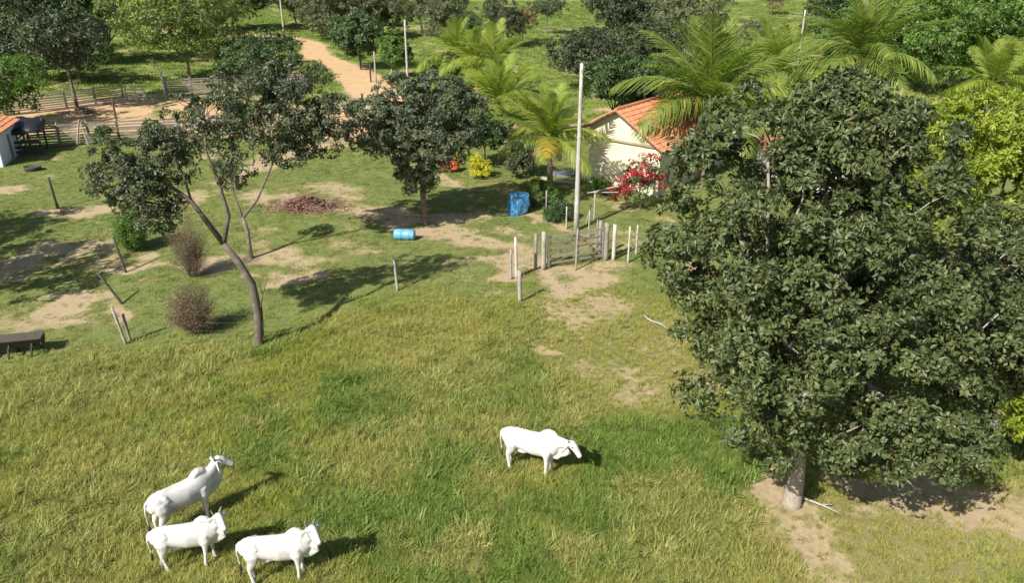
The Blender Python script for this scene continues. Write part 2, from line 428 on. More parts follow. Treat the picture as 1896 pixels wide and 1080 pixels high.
def crown_mesh(name, lobes, clump_r, per_area, rosettes, leaves, L, W, up=.35, droop=.0, fill=.25, smooth=False, lowcut=None):
    """lobes: (cx,cy,cz,rx,ry,rz). Twig-end clumps on each lobe; each clump carries rosettes of leaves. Returns mesh, clump centres"""
    cen = []; outs = []
    for l in lobes:
        c = np.array(l[:3]); r = np.array(l[3:6]); den = l[6] if len(l) > 6 else 1.
        rm = (r[0] * r[1] * r[2]) ** (1 / 3)
        k = max(5, int(per_area * den * 4 * PI * rm * rm / (PI * clump_r ** 2)))
        u = unit(k); rad = np.where(rng.random(k) < fill, rng.uniform(.25, .75, k), rng.uniform(.78, 1.08, k))
        p = c + u * r * rad[:, None]
        cen.append(p); outs.append(u)
    cen = np.concatenate(cen); outs = np.concatenate(outs)
    keep = np.ones(len(cen), bool)
    for l in lobes:      # drop clumps buried deep inside another lobe
        c = np.array(l[:3]); r = np.array(l[3:6]); q = np.linalg.norm((cen - c) / r, axis=1)
        keep &= ~((q < .5) & (rng.random(len(cen)) < .7))
    cen, outs = cen[keep], outs[keep]
    if lowcut is not None: k = cen[:, 2] > lowcut; cen, outs = cen[k], outs[k]
    n = len(cen)
    cr = clump_r * rng.uniform(.5, 1.3, n)
    ct = np.clip(rng.normal(.5, .30, n), 0, 1)
    # rosettes over the outer side of each clump
    k = rosettes
    u = unit(n * k).reshape(n, k, 3)
    u = u + outs[:, None, :] * .75 + np.array([0, 0, up]); u /= np.linalg.norm(u, axis=2, keepdims=True)
    rp = cen[:, None, :] + u * (cr[:, None] * rng.uniform(.45, 1.05, (n, k)))[:, :, None] * np.array([1, 1, .8])
    rp = rp.reshape(-1, 3); ro = u.reshape(-1, 3)
    m = len(rp); q = leaves
    a = rng.normal(size=(m, q, 3)); a = a - (a * ro[:, None, :]).sum(2, keepdims=True) * ro[:, None, :]
    a /= np.linalg.norm(a, axis=2, keepdims=True) + 1e-9
    d = a + ro[:, None, :] * rng.uniform(-.1, .9, (m, q))[:, :, None] + np.array([0, 0, -droop])
    nn = ro[:, None, :] * 1.0 + rng.normal(size=(m, q, 3)) * .35 + np.array([0, 0, .3])
    P = (rp[:, None, :] + d * .12 * L).reshape(-1, 3)
    t = np.clip(np.repeat(np.repeat(ct, k), q) + rng.normal(0, .22, m * q), 0, 1)
    ll = L * rng.uniform(.65, 1.2, m * q); ww = W * rng.uniform(.75, 1.15, m * q)
    V, F, A = leaf_arrays(P, d.reshape(-1, 3), nn.reshape(-1, 3), ll, ww, t)
    return new_mesh(name, V, F, A), cen

def bent(a, b, n=5, amp=.12, sag=0):
    a = Vector(a); b = Vector(b); L = (b - a).length; o = Vector(rng.normal(size=3)) * amp * L; o2 = Vector(rng.normal(size=3)) * amp * .5 * L
    return [a.lerp(b, t) + o * math.sin(PI * t) * .6 + o2 * math.sin(2 * PI * t) * .5 + Vector((0, 0, sag * L * math.sin(PI * t))) for t in np.linspace(0, 1, n)]

def trunk_mesh(base_path, radii, lobes, clumps, twig_share=.35, limb_r=.4, seg=9, twig_r=.02):
    mb = MB(); mb.tube(base_path, radii, seg)
    top = Vector(base_path[-1]); nodes = [Vector(p) for p in base_path[len(base_path) // 2:]]
    limb_pts = list(nodes)
    for l in lobes:
        c = Vector(l[:3]); s = min(nodes, key=lambda p: (p - c).length + abs(p.z - top.z) * .15)
        if (c - s).length < .3: continue
        pth = bent(s, c, 6, .08, .06); r0 = radii[-1] * (.75 if limb_r is None else 1) * .8
        mb.tube(pth, [r0 * (1 - .75 * i / 5) for i in range(6)], 6); limb_pts += pth[1:]
    for c in clumps[rng.random(len(clumps)) < twig_share]:
        c = Vector(c); s = min(limb_pts, key=lambda p: (p - c).length)
        mb.tube(bent(s, c, 4, .1), [twig_r * 1.6, twig_r * 1.2, twig_r, twig_r * .5], 4)
    return mb

KIND = {'w': 'leaf_wood', 'd': 'leaf_dark', 'l': 'leaf_light', 'b': 'leaf_bright', 'g': 'leaf_grey', 'r': 'leaf_red', 'y': 'leaf_lime', 'p': 'leaf_deep'}

def rand_lobes(h, w, n, low=.3, flat=1.):
    out = []
    for i in range(n):
        a = 2 * PI * i / n + rng.uniform(-.5, .5); rr = w / 2 * rng.uniform(.28, .62)
        z = h * (low + (1 - low) * rng.uniform(.3, .78)); r = w * rng.uniform(.20, .30)
        out.append((rr * math.cos(a), rr * math.sin(a), z, r, r, min(r * .8 * flat, h - z)))
    r = w * .30
    out.append((0, 0, h - r * .75 * flat, r, r, r * .75 * flat))
    return out

def tree(name, label, x, y, h, w, kind, group=None, leaf=None, cat='tree', lobes=None, path=None, rad=None, clump=None, ros=13, lv=6, per=1.15, low=.3, trunk='bark', flat=1., twig=.3, fill=.25, aspect=.5, lowcut=None, up=.35):
    z = gzf(x, y)
    t = thing(name, label, cat, (x, y, z), 0, group)
    lobes = lobes or rand_lobes(h, w, 6, low, flat)
    clump = clump or max(.35, w * .085); leaf = leaf or max(.14, w * .030)
    me, cl = crown_mesh('crown', lobes, clump, per, ros, lv, leaf, leaf * aspect, fill=fill, lowcut=lowcut, up=up)
    obj('crown', me, M[KIND.get(kind, kind)], t)
    if path is None:
        hb = h * (low + .18); dx, dy = rng.normal(0, .03 * h, 2)
        path = [(0, 0, -.15), (0, 0, .12), (dx * .3, dy * .3, hb * .35), (dx * .8, dy * .8, hb * .7), (dx, dy, hb)]
        r = max(.07, h * .017); rad = [r * 1.6, r * 1.15, r, r * .85, r * .7]
    tk = trunk_mesh(path, rad, lobes, cl, twig).build('trunk', M[trunk], t, True)
    return t, tk

# --- the big dark tree on the right
bx, by = 7.96, 18.62
big_lobes = [(0.75,0.9,10.75,1.15,1.15,.95,1.4), (-.5,.9,10.7,1.1,1.1,.9,1.4), (0.17,0.8,10.43,1.37,1.30,1.23), (-1.82,0.6,10.21,1.43,1.36,1.29), (1.96,1.0,9.78,1.20,1.14,1.08), (-2.85,0.9,9.25,0.95,0.95,.9), (-1.19,-0.4,8.98,1.65,1.57,1.49), (1.16,0.2,8.64,1.52,1.44,1.36),
    (-3.55,0.6,7.75,.85,.85,.8), (-2.51,-0.6,7.83,1.62,1.53,1.45), (-0.46,-1.5,7.51,1.62,1.54,1.46), (2.16,-0.2,7.38,1.53,1.45,1.37), (-2.9,-0.3,5.95,1.2,1.15,1.1), (-1.61,-1.8,6.13,1.45,1.38,1.31),
    (0.57,-1.6,5.73,1.55,1.47,1.39), (2.99,-0.3,5.80,1.43,1.36,1.29), (-2.60,-1.2,4.36,1.15,1.09,1.03), (-0.83,-2.0,4.70,0.97,0.92,0.87), (0.68,-1.8,3.88,1.13,1.07,1.01), (2.25,-1.8,4.1,1.2,1.16,1.0),
    (-1.46,-1.3,3.15,0.76,0.72,0.68), (0.71,-1.6,2.61,0.69,0.65,0.62), (2.15,-1.9,2.95,0.8,0.8,0.6), (3.2,-1.3,3.5,.95,1.0,.8), (0.29,2.6,7.52,2.24,2.13,2.02), (2.44,2.2,4.71,2.17,2.06,1.95), (-1.48,1.8,5.58,1.95,1.85,1.75)]
_, bt = tree('leafy_tree', 'huge dark glossy round tree with pale trunk on bare earth', bx, by, 11.6, 10, 'leaf_big', leaf=.16, lobes=big_lobes, clump=.60, ros=34, lv=7, per=1.12, aspect=.46, fill=.2,
     path=[(0,0,-.2),(0,0,.1),(.04,.03,.8),(0,.08,1.6),(-.05,.2,2.6),(-.1,.3,4.0)], rad=[.36,.27,.22,.20,.18,.13], trunk='bark_pale', twig=.10)
for pts, r in (([(-.1,-1.6,4.6),(-.25,-2.9,5.0),(-.5,-3.75,5.6),(-.55,-3.9,6.2)], .06), ([(0,-1.7,4.6),(.1,-3.0,5.1),(.3,-3.85,5.75),(.28,-3.9,6.3)], .05), ([(-.25,-2.9,5.0),(-.8,-3.6,5.3),(-1.0,-3.7,5.6)], .035),
               ([(1.5,-2.0,3.6),(1.4,-3.1,3.8),(1.2,-3.6,4.3)], .035), ([(1.4,-3.1,3.8),(1.7,-3.5,4.1),(1.75,-3.6,4.6)], .03), ([(1.5,-2.6,3.7),(2.0,-3.3,3.6),(2.3,-3.4,3.7)], .025),
               ([(3.1,-.6,5.2),(3.4,-2.1,6.0),(3.7,-2.5,6.6)], .04), ([(3.4,-2.1,6.0),(3.1,-2.4,6.6)], .03)):
    pts = [(a, b + .9 + .25 * k, c - .1) for k, (a, b, c) in enumerate(pts)]; r = r * .75
    MB().tube(pts, [r * (1 - .55 * i / (len(pts) - 1)) for i in range(len(pts))], 6).build('bare_branch', M['deadwood'], bt, True)

# --- its neighbours at the right edge
tree('leafy_tree', 'dark dense tree half hidden behind the huge round tree', 15.9, 22.6, 7.6, 9, 'leaf_big', leaf=.18, clump=.6, ros=24, lv=7, per=1.3, low=.16, trunk='bark_pale',
     lobes=[(-1.6,-.3,5.9,2.0,2.0,1.6),(1.0,0,5.7,2.0,2.0,1.7),(-2.4,-.9,4.4,1.6,1.6,1.3),(.2,-1.6,4.3,1.9,1.6,1.3),(2.6,-.8,4.6,2.0,1.8,1.5),(-1.5,-2.1,3.8,1.2,1.2,.8),(1.2,-2.1,3.5,1.4,1.2,.9),(0,1.8,5,2.2,2.0,1.8),(4.4,.5,4.8,2,2,1.8)])
tree('lime_tree', 'bright yellow green leafy tree behind the dark round tree', 20.6, 33.5, 8.9, 8.5, 'y', leaf=.22, clump=.55, ros=18, lv=7, per=1.3, low=.12, aspect=.36, flat=.9,
     lobes=[(-2.4,-.6,6.9,2.0,2.0,1.7),(-.4,-1,7.4,2.0,2.0,1.5),(2.0,-.6,7.2,2.2,2.0,1.7),(-3.0,-.9,4.6,1.8,1.8,1.5),(-.6,-2.2,5.0,2.1,1.7,1.6),(2.0,-2,5.0,2.2,1.8,1.6),(0,1.6,6.6,2.6,2.2,1.9),(4.2,0,6,2,2,1.8)])
tree('bush', 'bright green leafy bush on a thin trunk beside the dark trees', 15.25, 19.3, 3.3, 2.6, 'y', cat='bush', leaf=.22, clump=.36, ros=12, lv=7, per=1.1, low=.42, aspect=.36)
tree('bush', 'olive green low bush growing behind the huge round tree', 13.4, 30.5, 5.2, 6.5, 'd', cat='bush', leaf=.2, clump=.5, ros=11, lv=6, low=.15)

# --- forked tree in the left of the pasture
p5 = (-10.0, 28.4)
def rel(lst, o): return [(a - o[0], b - o[1], c) for a, b, c in lst]
t5 = thing('forked_tree', 'leaning forked tree with dark bare stem and thin crown in the pasture', 'tree', (p5[0], p5[1], gzf(*p5)))
L5 = [(-4.0,.2,7.1,1.25,1.2,1.0), (-3.1,-.4,6.1,1.0,1.0,.85), (-2.4,.4,7.5,1.15,1.1,.85), (-4.5,.5,6.3,.75,.8,.6), (-1.3,.6,8.9,1.1,1.2,.9,.55), (-.3,.3,9.3,1.0,1.1,.8,.75), (-1.9,-.2,8.2,.9,.9,.7,.5), (.1,.8,7.5,.9,.8,.7,.55), (-2.9,.0,5.5,.6,.6,.5)]
me, cl = crown_mesh('crown', L5, .34, 1.35, 16, 7, .125, .06, fill=.35); obj('crown', me, M['leaf_dark'], t5)
mb = MB()
for pts, r0, r1 in (([(0,0,-.2),(0,0,.1),(.14,0,1.44),(.06,.02,2.69),(-.34,.05,3.58),(-.80,.05,4.34)], .20, .125),
    ([(-.80,.05,4.34),(-1.75,.05,6.0),(-2.75,.1,6.85),(-3.6,.2,7.3)], .11, .03), ([(-.80,.05,4.34),(-.5,.15,5.4),(-.7,.2,6.74),(-1.0,.25,7.83),(-.9,.3,9.0)], .10, .025),
    ([(-.7,.2,6.74),(-.3,.25,7.2),(-.1,.3,7.6),(-.1,.4,8.9)], .06, .02), ([(-1.75,.05,6.0),(-2.6,-.2,5.95),(-3.3,-.4,6.1)], .06, .02), ([(-1.75,.05,6.0),(-1.9,.1,7.0),(-2.2,.2,7.8)], .06, .02),
    ([(.14,0,1.3),(.45,-.1,2.3),(.7,-.1,3.0)], .04, .012), ([(.45,-.1,2.3),(.35,-.15,3.0)], .02, .008), ([(.05,.05,0),(.22,.1,1.0),(.25,.15,1.7)], .06, .03)):
    n = len(pts); mb.tube(pts, [r0 + (r1 - r0) * i / (n - 1) for i in range(n)], 8)
for c in cl[rng.random(len(cl)) < .8]:
    c = Vector(c); s = min([Vector(p) for p in ((-3.6,.2,7.3),(-2.75,.1,6.85),(-1.0,.25,7.83),(-.9,.3,9),(-.1,.4,8.9),(-3.3,-.4,6.1),(-2.2,.2,7.8),(-.1,.3,7.6),(-1.75,.05,6))], key=lambda p: (p - c).length)
    mb.tube(bent(s, c, 5, .1), [.03, .022, .016, .012, .006], 4)
mb.build('trunk', M['bark'], t5, True)

p6 = (-13.11, 37.9)
t6 = thing('slender_tree', 'slender tree with a V-shaped stem standing on pale bare earth', 'tree', (p6[0], p6[1], gzf(*p6)))
L6 = [(1.9,.2,6.6,1.5,1.5,1.2), (3.2,.4,7.3,1.6,1.5,1.3), (4.4,.3,6.9,1.1,1.1,1.0), (1.0,.5,8.2,1.5,1.4,1.1), (2.6,.6,8.7,1.5,1.4,.9), (.2,.3,7.2,1.0,1.0,.8,.8), (2.5,.1,5.6,1.0,1.0,.8), (-.5,.1,4.3,.6,.6,.75), (3.9,.5,5.8,.8,.8,.6)]
me, cl = crown_mesh('crown', L6, .40, 1.4, 17, 7, .145, .07, fill=.3); obj('crown', me, M['leaf_dark'], t6)
mb = MB()
for pts, r0, r1 in (([(0,0,-.2),(0,0,.1),(0,0,1.35),(-.12,0,2.14)], .12, .09), ([(-.12,0,2.14),(-.3,.05,2.75),(-.5,.1,3.6),(-.4,.15,4.6)], .06, .02), ([(-.12,0,2.14),(.66,.1,3.03),(1.58,.2,4.78),(2.2,.3,6.5),(2.6,.5,8)], .08, .03), ([(1.2,.15,4.1),(1.75,.2,4.5)], .03, .01), ([(2.2,.3,6.5),(3.2,.4,7.2),(4.2,.4,7.2)], .05, .02), ([(1.9,.25,5.6),(1.2,.3,7.2),(.9,.4,8.4)], .045, .02)):
    n = len(pts); mb.tube(pts, [r0 + (r1 - r0) * i / (n - 1) for i in range(n)], 7)
for c in cl[rng.random(len(cl)) < .6]:
    c = Vector(c); s = min([Vector(p) for p in ((2.2,.3,6.5),(2.6,.5,8),(3.2,.4,7.2),(4.2,.4,7.2),(1.2,.3,7.2),(.9,.4,8.4),(-.4,.15,4.6))], key=lambda p: (p - c).length)
    mb.tube(bent(s, c, 4, .1), [.025, .018, .012, .006], 4)
mb.build('trunk', M['bark'], t6, True)

# --- dense tree in the middle of the yard
L7 = [(-2.5,.2,5.6,1.5,1.4,1.2), (-1.3,-.4,4.3,1.3,1.2,1.1), (-.9,.4,6.7,1.7,1.6,1.3), (1.0,.2,7.0,1.7,1.6,1.2), (2.2,.3,6.0,1.3,1.3,1.3), (.7,-.8,5.3,1.6,1.4,1.4), (-.3,-.6,3.2,.9,.9,.9), (1.6,-.2,4.4,1.1,1.1,1.0), (-3.2,.2,4.9,.8,.8,.7), (-.2,-.3,2.5,.6,.6,.6), (-1.0,.5,5.4,1.8,1.7,1.4)]
tree('yard_tree', 'dense dark grey green tree shading the middle of the yard', -4.86, 42.9, 8.3, 7.5, 'leaf_yard', leaf=.15, lobes=L7, clump=.44, ros=21, lv=7, per=1.5,
     path=[(0,0,-.2),(0,0,.1),(.02,0,.8),(-.05,0,1.7),(0,.05,2.8),(0,.1,3.8)], rad=[.24,.19,.17,.155,.13,.10])

# --- trees further off: x, y, height, crown width, foliage
g_wood = 'trees in the wood behind the corral'
for x, y, h, w, k in [(-57.7,99.9,11.2,13,'w'), (-48.9,102.1,11.1,12,'p'), (-45.3,136.8,9.7,14,'w'), (-53.8,129.6,10.8,11.6,'p'), (-72.4,136.8,10.5,12.2,'w'), (-66,110,10,12,'p'), (-64,88,7,9,'p'), (-78,118,10,13,'w'), (-95,160,10,14,'w'), (-75,170,9,14,'p'), (-43,118,10,12,'w'), (-61,82,6,9,'w'), (-52,90,7.5,10,'w'), (-46,88,6,8,'p'), (-85,100,9,12,'w')]:
    tree('wood_tree', ('deep green leafy tree in the wood behind the corral' if k == 'p' else 'dark greyish leafy tree in the wood behind the corral'), x, y, h, w, k, g_wood + (', deep green' if k == 'p' else ', greyish'), per=1.3, low=.06)
tree('wood_tree', 'dark tree with a bare lower trunk rising beside the back corral fence', -39.9, 74.8, 8.7, 9.6, 'w', low=.42, per=1.0)
tree('light_tree', 'broad pale yellow green tree behind the corral', -35.3, 90.4, 10.4, 15, 'l', low=.06, per=1.5, leaf=.34)
tree('bush', 'bright green bush overhanging the corral beside the dark shed', -42.3, 67.0, 5.6, 8.5, 'b', cat='bush', low=.15)
tree('bush', 'deep green bushy tree between the pale green tree and the road', -26.7, 87, 5.2, 9, 'p', low=.1)
tree('bush', 'small dark bush against the front corral fence', -27.6, 62.0, 1.9, 2.0, 'p', cat='bush', low=.1, leaf=.14)
tree('bush', 'small green bush beside the tall corral post', -31.3, 61.4, 1.5, 1.5, 'p', cat='bush', low=.1, leaf=.13)
g_road = 'trees beyond the bend in the road'
for x, y, h, w, k in [(-24.5,127,8.9,12,'g'), (-31.5,138,8,9,'g'), (-37,146,8,10,'g'), (-19.5,128,7.5,9,'g'), (-27.9,168,6.8,12.5,'g'), (-14,150,6,8,'g')]:
    tree('roadside_tree', 'grey green tree beyond the bend in the dirt road', x, y, h, w, k, g_road, per=1.3, low=.12)
tree('roadside_tree', 'round deep green tree beside the dirt road with slim dark stem', -17.8, 97.9, 6.0, 7.2, 'p', low=.28, leaf=.3)
tree('roadside_tree', 'small bright green tree beside the pale road pole', -12.7, 91.1, 4.3, 4.0, 'b', low=.3, leaf=.24)
tree('field_tree', 'thin grey green tree behind the pale road pole', -13.6, 129.6, 8.5, 6, 'g', per=.7, low=.3)
tree('field_tree', 'grey green tree behind the young palms', -8.0, 106, 8.2, 7.6, 'g', low=.15)
tree('field_tree', 'deep green tree with tangled crown behind the young palms', -5.4, 100, 6.2, 5.5, 'p', low=.1)
tree('field_tree', 'dark upright tree standing in the bright far field', -1.4, 118.2, 7.2, 7.2, 'd', low=.12)
tree('field_tree', 'dark flat crowned tree on a thin stem in the far field', 5.5, 134, 5.6, 6.6, 'd', low=.5, flat=.6, per=.8)
tree('field_tree', 'rusty brown tree in the far field', 1.6, 124.3, 4.9, 4.2, 'r', low=.3, per=.7)
g_h = 'dark trees behind the house'
for x, y, h, w, k in [(7.2,84,6.0,6.8,'w'), (14.6,111,9.2,10.8,'w'), (13.9,86,6.6,7.6,'w'), (9.5,95,5,7,'w')]:
    tree('dark_tree', 'dark grey green tree in the clump behind the house', x, y, h, w, k, g_h, per=1.4, low=.12)
tree('grey_tree', 'tall olive green tree behind the largest palm', 20.5, 98, 9.2, 8.6, 'g', low=.15)
tree('shrub', 'grey green shrub in the bright far field', 33.6, 118, 3.4, 4.4, 'g', cat='shrub', low=.1, per=.8)
tree('shrub', 'thin grey shrub behind the palm crown', 27.5, 108, 4.2, 4.4, 'g', cat='shrub', low=.1, per=.6)
tree('field_tree', 'grey green tree beside the right-hand far pole', 46, 124.3, 8.8, 6.6, 'g', low=.25)
tree('field_tree', 'small bare looking tree at the far end of the field', 37.4, 154, 5.5, 5.6, 'g', low=.35, per=.55)
tree('field_tree', 'small rusty tree at the far end of the field', 51.2, 168, 5, 5.4, 'r', low=.25, per=.7)
g_r = 'tall bright green trees on the right'
for x, y, h, w, k in [(36.5,88,8.2,9,'b'), (42.0,84,9.4,12,'b'), (48.5,81,9.6,12,'b'), (55,79,9.8,12,'b'), (62.7,117,11,15,'b'), (51,103,10.5,14,'b'), (75,112,11.5,15,'b'), (61,94,10,13,'p'), (43,112,9,11,'p'), (61,76,9,11,'b'), (70,90,10,13,'b')]:
    tree('bright_tree', ('deep green tree inside the dense grove behind the palms' if k == 'p' else 'tall bright green tree in the dense grove behind the palms'), x, y, h, w, k, g_r + (', deep green' if k == 'p' else ''), per=1.4, low=.10)
g_far = 'trees along the far edge of the fields'
for x, y, h, w, k in [(20,196,6,9,'g'), (60,205,6,10,'g'), (38,215,6,9,'d'), (85,200,7,12,'d'), (5,225,6,9,'g'), (-10,215,6,10,'d'), (110,205,8,13,'d'), (-45,210,7,12,'g'), (-100,205,8,14,'d'), (-70,225,8,12,'d'), (90,150,9,13,'b'), (100,125,9,13,'b')]:
    tree('far_tree', {'g': 'distant grey green tree along the far edge of the fields', 'd': 'distant dark tree along the far edge of the fields', 'b': 'distant bright green tree beyond the dense grove'}[k], x, y, h, w, k, g_far + {'g': ', grey green', 'd': ', dark', 'b': ', bright'}[k], per=1.0, low=.1, ros=8)

# bushes round the house garden
tree('garden_tree', 'deep green shrub with drooping branches beside the yard tree', -1.9, 55.5, 3.6, 3.8, 'p', cat='shrub', leaf=.2, low=.15)
tree('garden_tree', 'low dark green garden shrub behind the blue wrapped bundle', .6, 52.8, 2.3, 2.6, 'd', cat='shrub', leaf=.16, low=.15)
tree('garden_tree', 'light green shrub with reddish top behind the yard tree', -6.0, 82, 3.7, 6.0, 'l', cat='shrub', leaf=.24, low=.1)
tree('garden_tree', 'tall hanging green clump behind the house', 8.4, 66, 5.6, 5.6, 'p', cat='shrub', leaf=.42, low=.1, aspect=.22)
tree('garden_tree', 'second hanging green clump close to the roof', 12.2, 68, 5.4, 5.6, 'p', cat='shrub', leaf=.42, low=.1, aspect=.22)
tree('garden_plant', 'bright yellow leaved shrub in front of the garden', -2.27, 52.4, 1.5, 1.5, 'leaf_yellow', cat='shrub', leaf=.12, low=.05, clump=.25)
tree('garden_plant', 'orange flowering plant beside the yard path', -4.27, 53.8, .95, 1.1, 'petal_orange', cat='flowers', leaf=.12, low=.05, clump=.2)
tree('garden_plant', 'low green bush at the foot of the cream wall', 5.6, 48.6, 1.1, 1.3, 'b', cat='bush', leaf=.12, low=.05, clump=.22)
tree('garden_plant', 'pale upright garden plant beside the blue wrapped bundle', 1.25, 46.3, 1.5, 1.2, 'l', cat='plant', leaf=.26, low=.05, clump=.25, aspect=.2)
tree('garden_plant', 'upright pale green plant under the garden palm', 1.95, 46.9, 1.2, 1.1, 'b', cat='plant', leaf=.26, low=.05, clump=.22, aspect=.2)
tree('vegetable_plant', 'grassy deep green herb clump inside the garden fence', 2.7, 43.9, .9, 1.5, 'p', cat='plant', leaf=.36, low=.02, clump=.25, aspect=.12)

# bougainvillea: green bush, crimson bracts
tb = thing('flowering_bush', 'crimson flowering bush against the cream house wall', 'bush', (7.55, 45.6, gzf(7.55, 45.6)))
LB = [(0,0,2.3,.75,.75,.65), (.5,.2,2.75,.5,.5,.45), (-.7,0,1.7,.7,.7,.6), (-1.2,-.1,1.2,.5,.5,.5), (.9,.1,1.9,.5,.5,.5), (-.2,0,1.2,.9,.8,.7)]
me, cl = crown_mesh('crown', LB, .28, 1.1, 9, 6, .10, .055); cr_ = obj('crown', me, M['leaf_deep'], tb)
me, _ = crown_mesh('petals', [(a, b, c, r1 * 1.05, r2 * 1.05, r3 * 1.05, .8) for a, b, c, r1, r2, r3 in LB[:5]], .30, 1.35, 15, 5, .085, .07, fill=.2); obj('petals', me, M['petal_red'], cr_)
trunk_mesh([(0,0,-.1),(0,0,.1),(0,0,.5),(-.1,0,1.0)], [.06,.05,.045,.04], LB, cl, .4).build('stem', M['dry_stem'], tb, True)

# dry shrubs and the columnar bush by the left fence
def shrub(name, label, x, y, h, w, leafm, twigs=70, den=1., stems=M['dry_stem'], leaf=.05):
    t = thing(name, label, 'shrub', (x, y, gzf(x, y))); mb = MB(); tips = []
    for i in range(twigs):
        a = rng.uniform(0, 2 * PI); r = w / 2 * math.sqrt(rng.random()); zz = h * rng.uniform(.35, 1.) * (1 - .35 * (r / (w / 2)) ** 2)
        e = Vector((r * math.cos(a), r * math.sin(a), zz)); s = Vector((rng.normal(0, .06), rng.normal(0, .06), -.05))
        pth = bent(s, e, 6, .10, .05); mb.tube(pth, [.014, .012, .010, .008, .006, .003], 3); tips += pth[2:]
    mb.build('stems', stems, t)
    P = np.array([tuple(p) for p in tips]); P = np.repeat(P, int(9 * den), 0) + rng.normal(0, .10, (len(P) * int(9 * den), 3)); n = len(P)
    P[:, 2] = np.maximum(P[:, 2], .04)
    V, F, A = leaf_arrays(P, unit(n), unit(n), leaf * rng.uniform(.6, 1.4, n), leaf * .5 * rng.uniform(.7, 1.2, n), rng.random(n))
    obj('crown', new_mesh('crown', V, F, A), leafm, t)
    return t
shrub('dry_shrub', 'reddish brown dry shrub between the fence posts and the forked tree', -13.0, 29.7, 2.3, 1.9, M['leaf_dry'], 150, 4)
shrub('dry_shrub', 'tall grey brown half dry shrub behind the forked tree', -15.2, 35.6, 3.2, 1.9, M['leaf_dry'], 130, 3)
shrub('green_shrub', 'upright olive green shrub in the shade beside the thin fence post', -19.4, 39.0, 2.3, 1.6, M['leaf_bright'], 120, 4, leaf=.09)
# the tree left of the view that shades the left of the yard
tree('leafy_tree', 'broad dark tree left of the yard throwing shade on the bare ground', -28.0, 31.2, 8.2, 8.2, 'd', low=.45, per=1.0, leaf=.24)
tree('leafy_tree', 'second broad tree beyond the left edge of the yard', -33.5, 36, 7.6, 7.5, 'd', low=.4, per=1.0, leaf=.26)

# ------------------------------------------------------------------ coconut palms
def frond_mesh(name, L, droop, width=.75, pairs=44, seed=0, hang=.5, ragged=.3):
    """rachis along +X from the origin, arching down by droop; leaflets both sides"""
    r = np.random.default_rng(seed)
    t = np.linspace(0, 1, 14); ang = .0 - droop * t ** 1.3
    x = np.concatenate([[0], np.cumsum(np.cos(ang[:-1]) * L / 13)]); z = np.concatenate([[0], np.cumsum(np.sin(ang[:-1]) * L / 13)])
    mbV, mbQ = sweep([(a, 0, b) for a, b in zip(x, z)], [(.035 * (1 - .85 * s), .03 * (1 - .85 * s)) for s in t], 5)
    V = [np.array(mbV)]; F = []
    for q in mbQ:
        q = list(dict.fromkeys(q)); F.append(q[:3]); 
        if len(q) == 4: F.append([q[0], q[2], q[3]])
    T = [np.zeros(len(mbV)) + .9]; O = [np.zeros(len(mbV))]; off = len(mbV)
    for s in np.linspace(.10, .995, pairs):
        for sd in (-1, 1):
            if r.random() < ragged * .3: continue
            px = np.interp(s, t, x); pz = np.interp(s, t, z); a = np.interp(s, t, ang)
            tan = np.array([math.cos(a), 0, math.sin(a)]); upv = np.array([-math.sin(a), 0, math.cos(a)])
            ln = width * (math.sin(PI * min(1, s * .93 + .10)) ** .55) * r.uniform(.85, 1.1) * L / 3.6
            d = np.array([0, sd, 0]) * .85 + tan * (.45 + .5 * s) + upv * (.25 - hang * .5) + r.normal(0, .06, 3)
            d /= np.linalg.norm(d); p = np.array([px, 0, pz]); w = .062 * L / 3.6 * r.uniform(.8, 1.2)
            mid = p + d * ln * .55; tip = p + d * ln + np.array([0, 0, -hang * ln * r.uniform(.35, .75)]); sv = tan * w
            V.append(np.array([p - sv * .4, p + sv * .4, mid + sv * .5, mid - sv * .5, tip])); b = off; off += 5
            F += [[b, b + 1, b + 2], [b, b + 2, b + 3], [b + 3, b + 2, b + 4]]
            T.append(np.zeros(5) + np.clip(.5 + r.normal(0, .25) , 0, 1)); O.append(np.zeros(5) + r.random())
    return new_mesh(name, np.concatenate(V), F, dict(tint=np.concatenate(T), odd=np.concatenate(O)))

FM = {}
for i, (dr, hg) in enumerate(((.40, .15), (.85, .40), (1.35, .75), (1.9, 1.0))):
    for mname in ('frond', 'frond_young', 'frond_yellow', 'frond_dead'):
        me = frond_mesh('frond', 3.6, dr, .95, 56, 10 + i, hg, .5 if mname == 'frond_dead' else .35); me.materials.append(M[mname]); FM[(i, mname)] = me

